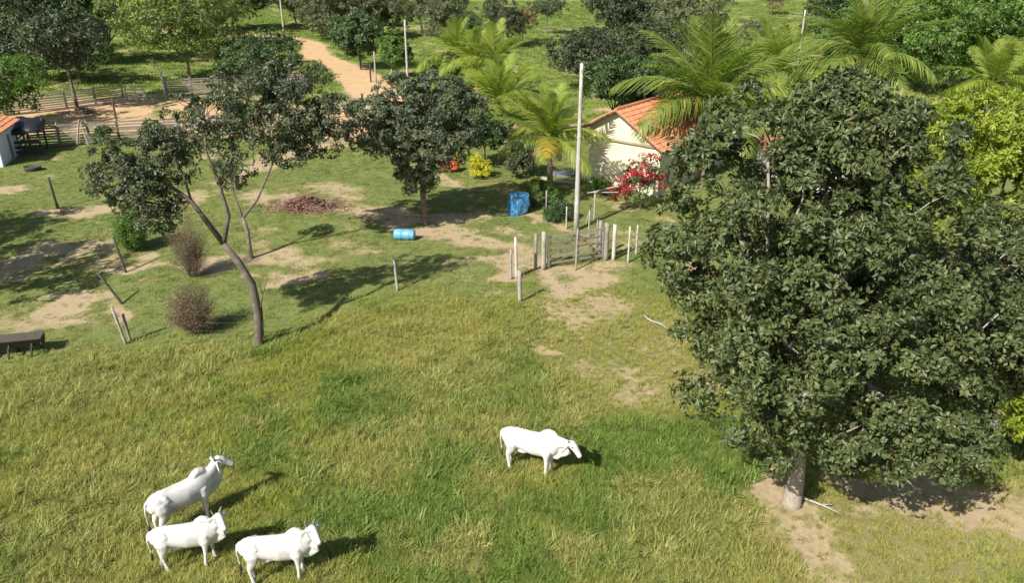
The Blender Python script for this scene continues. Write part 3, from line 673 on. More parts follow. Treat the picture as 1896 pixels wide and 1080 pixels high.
def palm(label, x, y, th, size=1., n=20, mat='frond', group=None, lean=(0, 0), dead=0, yellow=0, specs=None):
    z = gzf(x, y); t = thing('coconut_palm', label, 'palm', (x, y, z), 0, group)
    P = [(lean[0] * s * s, lean[1] * s * s, th * s - (.15 if s == 0 else 0)) for s in np.linspace(0, 1, 16)]
    rr = [.20 * (1 - .35 * s) * (1 + (.10 if k % 2 else -.02)) + (.10 * math.exp(-s * 12)) for k, s in enumerate(np.linspace(0, 1, 16))]
    MB().tube(P, rr, 10).build('trunk', M['palm_trunk'], t, True)
    c = Vector((lean[0], lean[1], th))
    MB().tube([c + Vector((0, 0, -.25)), c, c + Vector((0, 0, .35)), c + Vector((0, 0, .8))], [.14, .2, .14, .03], 8).build('crown_shaft', M[mat], t, True)
    fr = []
    for i in range(n):
        f = i / (n - 1); fr.append((2.399 * i + rng.uniform(-.2, .2), R(84 - 84 * f ** 1.15 + rng.uniform(-7, 7)), 0 if f < .3 else (1 if f < .65 else 2), mat, size * (.75 + .3 * min(1, f * 2.2)) * rng.uniform(.9, 1.08)))
    for i in range(yellow): fr.append((rng.uniform(0, 2 * PI), R(rng.uniform(-5, 15)), 1, 'frond_yellow', size))
    for i in range(dead): fr.append((rng.uniform(0, 2 * PI), R(rng.uniform(-45, -15)), 3, 'frond_dead', size * .62))
    for s in (specs or []): fr.append(s)
    for az, el, v, mn, sc in fr:
        o = obj('frond', FM[(v, mn)], None, t)
        o.matrix_local = Matrix.Translation(c + Vector((0, 0, .15))) @ Matrix.Rotation(az, 4, 'Z') @ Matrix.Rotation(-el, 4, 'Y') @ Matrix.Rotation(rng.uniform(-.3, .3), 4, 'X') @ Matrix.Scale(sc, 4)
    return t

palm('palm with a dark trunk and hanging dead fronds in the garden', 2.35, 48.2, 3.6, 1.1, 20, 'frond_young', dead=1, yellow=1, lean=(-.15, 0), specs=[(.1, R(-8), 2, 'frond_yellow', .9), (PI, R(-5), 2, 'frond', .9), (PI - .2, R(-15), 3, 'frond_dead', .6), (PI + .3, R(-25), 3, 'frond_dead', .62), (PI + .9, R(-30), 3, 'frond_dead', .55)])
palm('tallest palm with arching fronds above the tiled roof', 12.5, 51.8, 5.1, 1.75, 26, 'frond', lean=(.05, .1), dead=2, specs=[(PI - .1, R(12), 1, 'frond_yellow', 1.05), (PI + .25, R(30), 1, 'frond_young', 1.3), (-.35, R(15), 2, 'frond_young', 1.2), (PI / 2, R(74), 0, 'frond_young', 1.25)])
palm('big palm behind the dark round tree with one yellowing frond', 27.2, 64.7, 6.0, 1.85, 24, 'frond', specs=[(-.15, R(12), 1, 'frond_young', 1.3), (-.5, R(-20), 1, 'frond_yellow', .9)])
palm('short palm between two tall palms', 22.6, 71.0, 3.7, 1.5, 18, 'frond_young')
gp = 'young palms behind the yard tree'
for x, y, h, s in ((-1.65, 75.5, 3.9, 1.25), (-5.4, 83, 3.6, 1.35), (-3.4, 79, 3.2, 1.2)):
    palm('young bright green palm behind the yard tree', x, y, h, s, 16, 'frond_young', gp)
palm('yellowish palm with drooping fronds beside the garden palm', -1.0, 62.0, 3.0, 1.25, 18, 'frond_young', yellow=4, dead=2)
palm('short yellow green palm right of the yard tree', -.6, 68.5, 2.6, 1.2, 17, 'frond_young', yellow=3)
gp2 = 'palms at the right edge'
for x, y, h, s in ((37.6, 64.5, 3.9, 1.25), (41.5, 65.8, 4.3, 1.35)):
    palm('bright young palm in front of the dense green grove', x, y, h, s, 16, 'frond_young', gp2)
palm('low palm hidden behind the tallest palm', 18.4, 74, 2.6, 1.0, 14, 'frond')

# ------------------------------------------------------------------ houses
def house(name, label, loc, rz, Wd, Ln, apx, hl, ha, hr, wall, tile, oh=.5, roh=.45, ledge=None):
    t = thing(name, label, 'house', (*loc, gzf(*loc)), rz)
    pr = [(0, -.2), (Wd, -.2), (Wd, hr), (apx, ha), (0, hl)]
    V = [(x, 0, z) for x, z in pr] + [(x, Ln, z) for x, z in pr]
    wl = MB().add(V, [(0, 1, 2, 3, 4), (9, 8, 7, 6, 5), (0, 5, 6, 1), (1, 6, 7, 2), (2, 7, 8, 3), (3, 8, 9, 4), (4, 9, 5, 0)]).build('wall', wall, t)
    if ledge: MB().beam((-.05, -.075, ledge), (Wd + .03, -.075, ledge), .10, .15).build('ledge', M['ledge'], wl)
    for s, (xe, he) in ((1, (Wd, hr)), (-1, (0, hl))):
        a = Vector((apx, 0, ha + .06)); b = Vector((xe, 0, he + .06)); d = (b - a).normalized(); e = b + d * roh; nrm = Vector((-d.z * s, 0, d.x * s)); nrm = nrm if nrm.z > 0 else -nrm
        y0, y1 = -oh, Ln + oh
        q = [Vector((p.x, y, p.z)) for p in (a, e) for y in (y0, y1)]; lo = [v - nrm * .05 for v in q]
        rf = MB().add(q + lo, [(0, 2, 3, 1), (4, 5, 7, 6), (0, 4, 6, 2), (1, 3, 7, 5), (2, 6, 7, 3), (0, 1, 5, 4)]).build('roof', M['roof_wood'], t)
        mb = MB(); Ls = (e - a).length; nr = int(Ls / .36); nc = int((y1 - y0) / .205); sy = (y1 - y0) / nc
        for i in range(nr):
            for j in range(nc):
                r0, r1 = .095, .112; j0 = random.uniform(-.012, .012); lift = random.uniform(0, .015)
                p0 = a + d * (i * Ls / nr - .03) + Vector((0, y0 + sy * (j + .5) + j0, 0)) + nrm * (.004 + lift); p1 = a + d * ((i + 1) * Ls / nr + .045) + Vector((0, y0 + sy * (j + .5) - j0, 0)) + nrm * (.035 + lift)
                V = []
                for p, r in ((p0, r0), (p1, r1)):
                    for k in range(5):
                        an = PI * k / 4; V.append(p + Vector((0, r * math.cos(an), 0)) + nrm * (r * math.sin(an) * .85))
                mb.add(V, [(k, k + 1, 6 + k, 5 + k) for k in range(4)] + [(9, 8, 7, 6, 5)])
        o = mb.build('roof_tiles', tile, rf); o['kind'] = 'stuff'
    mb = MB(); n = int((Ln + 2 * oh) / .4)
    for i in range(n):
        y = -oh + (Ln + 2 * oh) * i / n; mb.tube([(apx, y, ha + .12), (apx, y + .44, ha + .14)], [.11, .13], 8)
    o = mb.build('ridge_tiles', tile, rf); o['kind'] = 'stuff'
    return t
h1 = house('farmhouse', 'cream farmhouse with orange clay tile roof behind the palms', (4.97, 51.5), R(-39), 5.2, 9.5, 2.15, 3.75, 4.95, 3.1, M['cream'], M['tile'], ledge=3.08)
MB().tube([(1.2, 4.6, 4.4), (1.2, 4.6, 6.0)], .02, 6).tube([(1.2, 4.6, 6.0), (2.5, 4.0, 6.05)], .02, 6).build('antenna_pipe', M['wire'], h1)
house('outbuilding', 'small red tiled outbuilding glimpsed through the huge tree', (21.2, 49.0), R(90), 3.6, 5.0, 1.8, 2.1, 2.9, 2.1, M['white_paint'], M['tile_old'])
house('white_shed', 'white walled shed with red clay roof beside the corral', (-40.2, 53.4), R(14), 5.2, 4.2, 2.6, 2.35, 3.3, 2.35, M['white_paint'], M['tile'], oh=.3, roh=.3)
ap = MB().box((0, 0, .03), (2.0, 1.4, .10)).build('concrete_slab', M['concrete'], loc=(3.35, 53.6, gzf(3.35, 53.6))); tag(ap, 'grey concrete slab on the ground left of the cream house', 'slab')
ap.rotation_euler[2] = R(-30)
kb = MB().box((0, 0, .06), (2.6, .12, .16)).build('kerb', M['wood_white'], loc=(3.1, 51.6, gzf(3.1, 51.6))); tag(kb, 'pale low kerb in front of the grey slab', 'kerb'); kb.rotation_euler[2] = R(-30)

# ------------------------------------------------------------------ poles
def pole(name, label, x, y, h, r0, r1, mat, group=None, arm=False):
    t = thing(name, label, 'pole', (x, y, gzf(x, y)), 0, group)
    n = 7; sh = MB().tube([(0, 0, -.3 + (h + .3) * i / (n - 1)) for i in range(n)], [r0 + (r1 - r0) * i / (n - 1) for i in range(n)], 10).build('shaft', mat, t, True)
    mb = MB().tube([(0, 0, h - .02), (0, 0, h + .05)], [r1 * .6, r1 * .5], 8)
    mb.build('cap', M['wire'], sh)
    if arm: MB().tube([(-.02, -.1, h - .35), (-.02, -.34, h - .35)], .03, 6).build('insulator', M['wood_white'], sh)
    return t
pole('utility_pole', 'tall grey pole standing beside the wooden gate', 3.53, 42.1, 8.95, .155, .085, M['pole_grey'], arm=True)
pole('utility_pole', 'pale pole beside the dirt road behind the yard tree', -10.6, 84, 7.0, .13, .09, M['wood_white'])
pole('utility_pole', 'pale pole at the bend of the dirt road', -33.9, 125.6, 8.2, .14, .1, M['wood_white'])
pole('utility_pole', 'pale leaning pole in the far field behind the palms', 35.8, 104.3, 6.2, .14, .1, M['wood_white'])
pole('wood_post', 'pale tall post in the wood behind the corral', -58.1, 97.1, 4.2, .13, .11, M['wood_white'])

def sagwire(a, b, r=.012, sag=.02, n=9, mat=None):
    a, b = Vector(a), Vector(b); L = (b - a).length
    return [a.lerp(b, t) - Vector((0, 0, sag * L * 4 * t * (1 - t))) for t in np.linspace(0, 1, n)]

# ------------------------------------------------------------------ wooden gate and fences
def P3(x, y, z=0): return Vector((x, y, gzf(x, y) + z))
def post_mesh(h, r, seg=7, lean=(0, 0), taper=.85):
    mb = MB(); n = 5
    mb.tube([(lean[0] * s, lean[1] * s, -.25 + (h + .25) * s) for s in np.linspace(0, 1, n)], [r * (1 - (1 - taper) * i / (n - 1)) * random.uniform(.93, 1.07) for i in range(n)], seg)
    return mb

def post_thing(name, label, x, y, h, r, mat, lean=(0, 0), group=None):
    o = post_mesh(h, r, 8, lean).build(name, mat, None, True, (x, y, gzf(x, y)))
    return tag(o, label, 'post', group)

random.seed(5)
gp_ = 'posts around the farm gate'
post_thing('gate_post', 'thick grey post the gate shuts against', 1.52, 36.3, 1.92, .12, M['wood_grey'])
post_thing('gate_post', 'slimmer grey post next to the latch post of the gate', 1.14, 36.3, 1.82, .09, M['wood_grey'])
post_thing('gate_post', 'thick grey post carrying the hinges of the gate', 4.68, 37.7, 1.95, .15, M['wood_grey'])
post_thing('gate_post', 'pale round post touching the hinge post of the gate', 5.08, 37.75, 1.85, .11, M['wood_white'])
post_thing('gate_post', 'squat grey post just behind the hinge post', 4.42, 38.2, 1.9, .10, M['wood_grey'])
post_thing('stake', 'thin leaning stake standing in front of the gate', 3.09, 36.3, 2.1, .05, M['wood_grey'], (.04, .05))
post_thing('fence_post', 'tall whitish post left of the gate', .22, 35.1, 2.05, .075, M['wood_white'], (-.06, 0))
post_thing('fence_post', 'short grey gnarled post standing alone in the grass below the gate', .36, 32.4, 1.5, .10, M['wood_grey'], (-.04, 0))

post_thing('fence_post', 'short pale post at the edge of the bright bush', 15.2, 19.3, .95, .05, M['wood_white'])

gate = thing('farm_gate', 'weathered five bar wooden gate on bare trodden earth', 'gate', P3(1.75, 36.45))
g0 = Vector((0, 0, .0)); g1 = Vector((2.78, 1.2, .0)); gd = (g1 - g0).normalized()
for i in range(5):
    z = .22 + i * .34
    MB().beam(g0 + Vector((0, 0, z)) , g1 + Vector((0, 0, z + random.uniform(-.02, .02))), .12, .035).build('rail', M['rail_grey'], gate)
for s, w in ((.0, .12), (.5, .10), (1., .13)):
    p = g0.lerp(g1, s) + gd.cross(Vector((0, 0, 1))) * .045
    MB().beam(p + Vector((0, 0, .08)), p + Vector((0, 0, 1.72)), w, .04, gd).build('upright', M['rail_grey'], gate)
for s0, s1 in ((.04, .48), (.96, .52)):
    a = g0.lerp(g1, s0) - gd.cross(Vector((0, 0, 1))) * .045; b = g0.lerp(g1, s1) - gd.cross(Vector((0, 0, 1))) * .045
    MB().beam(a + Vector((0, 0, .25)), b + Vector((0, 0, 1.5)), .09, .03).build('brace', M['rail_grey'], gate)

def wire_fence(label, posts, heights=(.45, .8, 1.15, 1.45), mat='wood_grey', r=.055, wire_r=.0022, group=None):
    """posts: (x, y, h, lean_x, lean_y, material)"""
    x0, y0 = posts[0][:2]; base = P3(x0, y0); t = thing('wire_fence', label, 'fence', base, 0, group)
    tops = []
    for x, y, h, lx, ly, m in posts:
        b = P3(x, y) - base
        o = post_mesh(h, r, 7, (lx, ly)).build('post', M[m or mat], t, True, b); tops.append((b, h, lx, ly))
    for (b, h, lx, ly), (b2, h2, lx2, ly2) in zip(tops[:-1], tops[1:]):
        for z in heights:
            f, f2 = min(.96, z / h), min(.96, z / h2)
            MB().tube(sagwire(b + Vector((lx * f, ly * f, h * f)), b2 + Vector((lx2 * f2, ly2 * f2, h2 * f2)), 0, .006, 5), wire_r, 4).build('wire', M['wire'], t)
    return t
wire_fence('sagging wire fence with leaning posts along the left of the pasture', [(-18.6, 36.1, 1.7, -.45, .3, 'wood_dark'), (-17.1, 32.5, 1.35, -1.0, .2, 'wood_dark'), (-15.33, 28.6, 1.66, -.28, 0, 'wood_grey')], r=.06)
wire_fence('wire fence running from the forked tree to the whitish post', [(-15.3, 28.9, 1.2, -.1, 0, 'wood_grey'), (-10.0, 29.0, 1.2, 0, 0, 'wood_grey'), (-5.19, 33.7, 1.66, -.10, 0, 'wood_white'), (-.05, 35.0, 1.5, 0, 0, 'wood_grey')], r=.065)
wire_fence('thin pole fence to the right of the gate', [(5.75, 37.3, 1.9, 0, 0, 'wood_white'), (6.3, 38.4, 1.6, 0, 0, 'wood_white'), (8.0, 38.6, 1.6, 0, 0, 'wood_grey'), (10.5, 38.8, 1.6, 0, 0, 'wood_grey')], r=.05, wire_r=.01)
wire_fence('garden fence of slim stakes beside the orange path', [(.9, 46.9, 1.5, 0, 0, 'wood_white'), (1.94, 43.9, 1.7, 0, 0, 'wood_grey'), (2.99, 42.3, 1.3, 0, 0, 'wood_white'), (4.1, 41.0, 1.5, .03, 0, 'wood_white'), (4.4, 39.5, 1.5, 0, 0, 'wood_grey')], r=.045)
wire_fence('post and wire fence beside the dirt road', [(-17.7, 97.9, 2.3, 0, 0, 'wood_white'), (-14.6, 88.6, 3.3, 0, 0, 'wood_white'), (-15.3, 89.5, 1.9, 0, 0, 'wood_dark'), (-12.5, 86.0, 1.9, 0, 0, 'wood_grey'), (-9.5, 81, 1.8, 0, 0, 'wood_grey')], r=.09, wire_r=.005)
pt = thing('yard_post', 'dark thin post with a slanting prop on the left lawn', 'post', P3(-26.82, 45.7))
post_mesh(1.9, .075, 7, (-.12, 0)).build('post', M['wood_dark'], pt, True)
MB().tube([(.05, 0, .25), (.95, -1.2, .02)], .035, 6).build('prop', M['wood_dark'], pt)

# clothes line frame beside the red bush
cf = thing('line_frame', 'pale pole frame beside the crimson bush', 'frame', P3(4.68, 43.9))
post_mesh(1.65, .05, 7).build('post', M['wood_white'], cf, True)
MB().tube([(-.3, -.1, 1.63), (1.3, .3, 1.9)], .03, 6).build('bar', M['wood_white'], cf)
MB().tube([(-.45, 0, 1.60), (1.25, -.3, 1.72)], .025, 6).build('bar', M['wood_white'], cf)
post_mesh(1.1, .04, 7, (.3, 0)).build('brace', M['wood_grey'], cf, True, (-.55, -.6, 0))

# ------------------------------------------------------------------ corral
def rail_fence(label, pts, h=1.65, nrail=8, bay=2.3):
    base = P3(*pts[0]); t = thing('corral_fence', label, 'fence', base)
    for (x1, y1), (x2, y2) in zip(pts[:-1], pts[1:]):
        L = math.hypot(x2 - x1, y2 - y1); nb = max(1, round(L / bay))
        for i in range(nb):
            a = P3(x1 + (x2 - x1) * i / nb, y1 + (y2 - y1) * i / nb) - base; b = P3(x1 + (x2 - x1) * (i + 1) / nb, y1 + (y2 - y1) * (i + 1) / nb) - base
            post_mesh(h + .15, .10, 6).build('post', M['wood_grey'], t, False, a)
            for k in range(nrail):
                z = .15 + (h - .2) * k / (nrail - 1)
                e = (b - a).normalized() * .12; off = Vector((e.y, -e.x, 0)) * .9
                MB().beam(a - e + off + Vector((0, 0, z + random.uniform(-.05, .05))), b + e + off + Vector((0, 0, z + random.uniform(-.05, .05))), random.uniform(.09, .14), .05).build('rail', M['rail_grey'], t)
        post_mesh(h + .15, .10, 6).build('post', M['wood_grey'], t, False, P3(x2, y2) - base)
    return t
rail_fence('front corral fence of many weathered rails', [(-36.4, 60.4), (-32.6, 61.9), (-28.6, 63.2), (-22, 65.4), (-16.5, 67.5)])
rail_fence('back corral fence of weathered rails below the wood', [(-49, 69), (-43, 73.6), (-37.0, 78.0)])
rail_fence('short corral fence right of the open gate', [(-34.0, 80.9), (-27.5, 83.5), (-21, 85)])
rail_fence('slatted corral fence beside the white shed', [(-36.6, 60.2), (-35.6, 56.8)], nrail=6)
cg = thing('corral_gate', 'pale wooden gate standing open in the back corral fence', 'gate', P3(-36.8, 78.2)); cg.rotation_euler[2] = R(4)
for i in range(5): MB().beam((0, 0, .25 + i * .3), (1.75, 0, .25 + i * .3), .13, .04).build('rail', M['wood_white'], cg)
for x in (0, .9, 1.75): MB().beam((x, -.045, .12), (x, -.045, 1.58), .12, .045, (1, 0, 0)).build('upright', M['wood_white'], cg)
post_thing('corral_post', 'tall pale post on the right of the open corral gate', -34.1, 80.6, 2.5, .13, M['wood_white'])
post_thing('corral_post', 'tall dark post standing alone inside the corral', -34.4, 70.4, 1.9, .10, M['wood_dark'])
ab = thing('fence_brace', 'two poles propped like the letter A against the front corral fence', 'brace', P3(-32.9, 61.4))
MB().tube([(-.45, -.1, -.05), (0, .1, 1.9)], .07, 6).build('pole', M['wood_grey'], ab); MB().tube([(.45, -.1, -.05), (.05, .16, 1.85)], .07, 6).build('pole', M['wood_grey'], ab)
rg = thing('road_gate', 'dark plank gate at the end of the dirt road', 'gate', P3(-16.2, 73.6))
for i in range(4): MB().beam((0, 0, .3 + i * .3), (2.5, .7, .3 + i * .3), .14, .05).build('rail', M['wood_grey'], rg)
post_mesh(1.6, .12, 7).build('post', M['wood_dark'], rg, True, (2.6, .75, 0)); post_mesh(1.5, .10, 7).build('post', M['wood_white'], rg, True, (3.0, .75, 0))
post_mesh(1.5, .10, 7).build('post', M['wood_grey'], rg, True, (-.1, 0, 0))

# dark covered shed by the corral
ds = thing('covered_pen', 'low pen under black sheeting at the corner of the corral', 'shed', P3(-35.9, 58.9)); ds.rotation_euler[2] = R(18); ds.scale = (1.25, 1.25, 1.2)
for x in (-1, 1):
    for y in (-.8, .8): post_mesh(1.9 if y > 0 else 1.6, .07, 6).build('post', M['wood_dark'], ds, True, (x, y, 0))
n = 9; V = []; 
for i in range(n):
    for j in range(n):
        x = -1.2 + 2.4 * i / (n - 1); y = -1.05 + 2.1 * j / (n - 1); V.append((x, y, 1.78 + .16 * y + .07 * math.sin(4 * x + 2 * y) + random.uniform(-.05, .05) - (.25 if j == 0 or i in (0, n - 1) else 0)))
Q = [(i * n + j, (i + 1) * n + j, (i + 1) * n + j + 1, i * n + j + 1) for i in range(n - 1) for j in range(n - 1)]
so = MB().add(V, Q).build('sheet', M['black_sheet'], ds, True); md = so.modifiers.new('thick', 'SOLIDIFY'); md.thickness = .02
for z in (.25, .55, .85): MB().beam((-1.08, -.88, z), (1.08, -.88, z), .18, .03).build('board', M['wood_dark'], ds)
# feed trough on legs at the left
tr = thing('feed_trough', 'dark wooden feed trough on splayed legs at the pasture edge', 'trough', P3(-19.7, 27.6)); tr.rotation_euler[2] = R(14)
Lh = 1.55
for sy in (-1, 1):
    MB().add([(-Lh, sy * .12, .42), (Lh, sy * .12, .42), (Lh, sy * .34, .72), (-Lh, sy * .34, .72), (-Lh, sy * .16, .42), (Lh, sy * .16, .42), (Lh, sy * .38, .72), (-Lh, sy * .38, .72)], [(0, 1, 2, 3), (7, 6, 5, 4), (3, 2, 6, 7), (0, 4, 5, 1), (1, 5, 6, 2), (0, 3, 7, 4)]).build('side_board', M['wood_dark'], tr)
MB().box((0, 0, .40), (2 * Lh, .30, .04)).build('bottom_board', M['wood_dark'], tr)
for sx in (-1, 1): MB().box((sx * (Lh - .03), 0, .56), (.04, .5, .26)).build('end_board', M['wood_dark'], tr)
for x in (-1.2, -.4, .4, 1.2):
    for sy in (-1, 1): MB().tube([(x + .1 * sy, sy * .42, -.08), (x, sy * .2, .5)], .045, 6).build('leg', M['wood_dark'], tr)
    MB().beam((x, -.45, .40), (x, .45, .40), .06, .06).build('crossbar', M['wood_dark'], tr)

# low dark tub by the white shed
prof = [(.40, -.02), (.50, .0), (.56, .22), (.57, .30), (.53, .30), (.50, .20), (.30, .16), (.001, .15)]; sg = 20
V = [(r * math.cos(2 * PI * k / sg), r * .8 * math.sin(2 * PI * k / sg), z) for r, z in prof for k in range(sg)]
Q = [(i * sg + k, i * sg + (k + 1) % sg, (i + 1) * sg + (k + 1) % sg, (i + 1) * sg + k) for i in range(len(prof) - 1) for k in range(sg)]
tag(MB().add(V, Q).build('feed_tub', M['wood_dark'], None, True, P3(-32.7, 53.9)), 'low dark round tub on the lawn beside the white shed', 'tub')

# blue drum, lying on its side: ribbed barrel with bungs
dr = thing('blue_drum', 'pale blue plastic drum lying on its side on bare earth', 'drum', P3(-5.7, 40.5, .28)); dr.rotation_euler[2] = R(-6)
prof = [(-.56, 0), (-.56, .20), (-.54, .26), (-.48, .285), (-.28, .29), (-.25, .305), (-.20, .305), (-.17, .29), (.17, .29), (.20, .305), (.25, .305), (.28, .29), (.48, .285), (.54, .26), (.56, .20), (.56, 0)]
V = []; Q = []; sg = 20
for x, r in prof:
    for k in range(sg): V.append((x, max(r, .001) * math.cos(2 * PI * k / sg), max(r, .001) * math.sin(2 * PI * k / sg)))
for i in range(len(prof) - 1):
    for k in range(sg): Q.append((i * sg + k, i * sg + (k + 1) % sg, (i + 1) * sg + (k + 1) % sg, (i + 1) * sg + k))
MB().add(V, Q).build('barrel', M['blue_plastic'], dr, True)
for y in (-.12, .12): MB().tube([(-.555, y, .03), (-.60, y, .03)], .035, 8).build('bung', M['black_sheet'], dr)

# crumpled blue bundle
bm = bmesh.new(); bmesh.ops.create_icosphere(bm, subdivisions=4, radius=1)
for v in bm.verts:
    c = v.co; s = max(abs(c.x), abs(c.y), abs(c.z)); q = c / s * .75 + c * .25
    k = 1 + .16 * (float(fbm(np.array([c.x * 2 + c.z * 1.3]), np.array([c.y * 2 - c.z * 1.7]), 9, 4)[0]) - .5) * 2
    v.co = Vector((q.x * .52 * k + q.z * .10, q.y * .42 * k, (q.z * .62 * k + .60)))
    if v.co.z < .0: v.co.z = -.02
    v.co += v.normal * (abs(math.sin(c.x * 9 + c.z * 5)) * .035)
bb = obj('wrapped_bundle', bm, M['blue_tarp'], loc=P3(.38, 45.0)); tag(bb, 'crumpled bundle wrapped in blue plastic at the edge of the shade', 'bundle')
bb.rotation_euler[2] = R(25)
bb.data.polygons.foreach_set('use_smooth', np.zeros(len(bb.data.polygons), bool))

# pile of cut dry branches
mb = MB()
for i in range(420):
    a = rng.uniform(0, 2 * PI); r = abs(rng.normal(0, .55)); cx, cy = r * math.cos(a) * 1.9, r * math.sin(a) * 1.0
    hh = max(.03, .75 * math.exp(-(cx / 1.5) ** 2 - (cy / .8) ** 2) * rng.random()); d = rng.uniform(0, 2 * PI); L = rng.uniform(.3, 1.1); dz = rng.normal(0, .22)
    s = Vector((cx - math.cos(d) * L / 2, cy - math.sin(d) * L / 2, max(.02, hh - dz * L / 2))); e = Vector((cx + math.cos(d) * L / 2, cy + math.sin(d) * L / 2, max(.02, hh + dz * L / 2)))
    mb.tube(bent(s, e, 4, .08), [.024, .02, .014, .006], 4)
bp_ = thing('branch_pile', 'heap of cut reddish brown dry branches on the bare yard', 'brush pile', P3(-12.1, 45.6))
o = mb.build('branches', M['twig'], bp_); o['kind'] = 'stuff'
n = 5200; a = rng.uniform(0, 2 * PI, n); r = np.abs(rng.normal(0, .6, n)); P = np.stack([r * np.cos(a) * 1.9, r * np.sin(a), np.zeros(n)], 1); P[:, 2] = .03 + .65 * np.exp(-(P[:, 0] / 1.4) ** 2 - (P[:, 1] / .75) ** 2) * rng.random(n)
V, F, A = leaf_arrays(P, unit(n), unit(n), rng.uniform(.07, .16, n), rng.uniform(.04, .08, n), rng.random(n))
M['leaf_pile'] = mat_leaf('leaf_red_brown', (.16, .075, .05), (.32, .17, .12), (.42, .36, .32), .12, .8, .1, tcol=(1.2, 1, .8), patch=2)
o = obj('dry_leaves', new_mesh('dry_leaves', V, F, A), M['leaf_pile'], bp_); o['kind'] = 'stuff'
# manure heap in the corral
mb = MB()
for i in range(160):
    a = rng.uniform(0, 2 * PI); r = abs(rng.normal(0, .6)); cx, cy = r * math.cos(a) * 1.5, r * math.sin(a); L = rng.uniform(.3, 1.0); d = rng.uniform(0, 2 * PI); hh = .05 + .5 * math.exp(-(cx / 1.1) ** 2 - (cy / .8) ** 2) * rng.random()
    mb.tube([(cx - math.cos(d) * L / 2, cy - math.sin(d) * L / 2, hh), (cx + math.cos(d) * L / 2, cy + math.sin(d) * L / 2, max(.02, hh + rng.normal(0, .1)))], [.03, .015], 4)
tag(mb.build('brush_heap', M['dry_stem'], None, False, P3(-38.6, 73.2)), 'dark brown brush heap against the back corral fence', 'brush pile')
# fallen pale branches
for nm, lab, x, y, rz, L in (('fallen_branch', 'pale fallen branch lying in thin grass left of the huge tree', 6.0, 30.3, -1.0, 1.5), ('fallen_branch', 'thin pale stick lying on the bare earth by the pale trunk', 8.6, 18.5, -.7, 1.3)):
    pth = bent((-L / 2, 0, .06), (L / 2, 0, .05), 6, .04); o = MB().tube(pth, [.04, .038, .034, .03, .024, .015], 6).tube([pth[3], pth[3] + Vector((.25, .18, .04))], [.02, .01], 5).build(nm, M['deadwood'], None, True, P3(x, y, .03)); o.rotation_euler[2] = rz; tag(o, lab, 'branch')

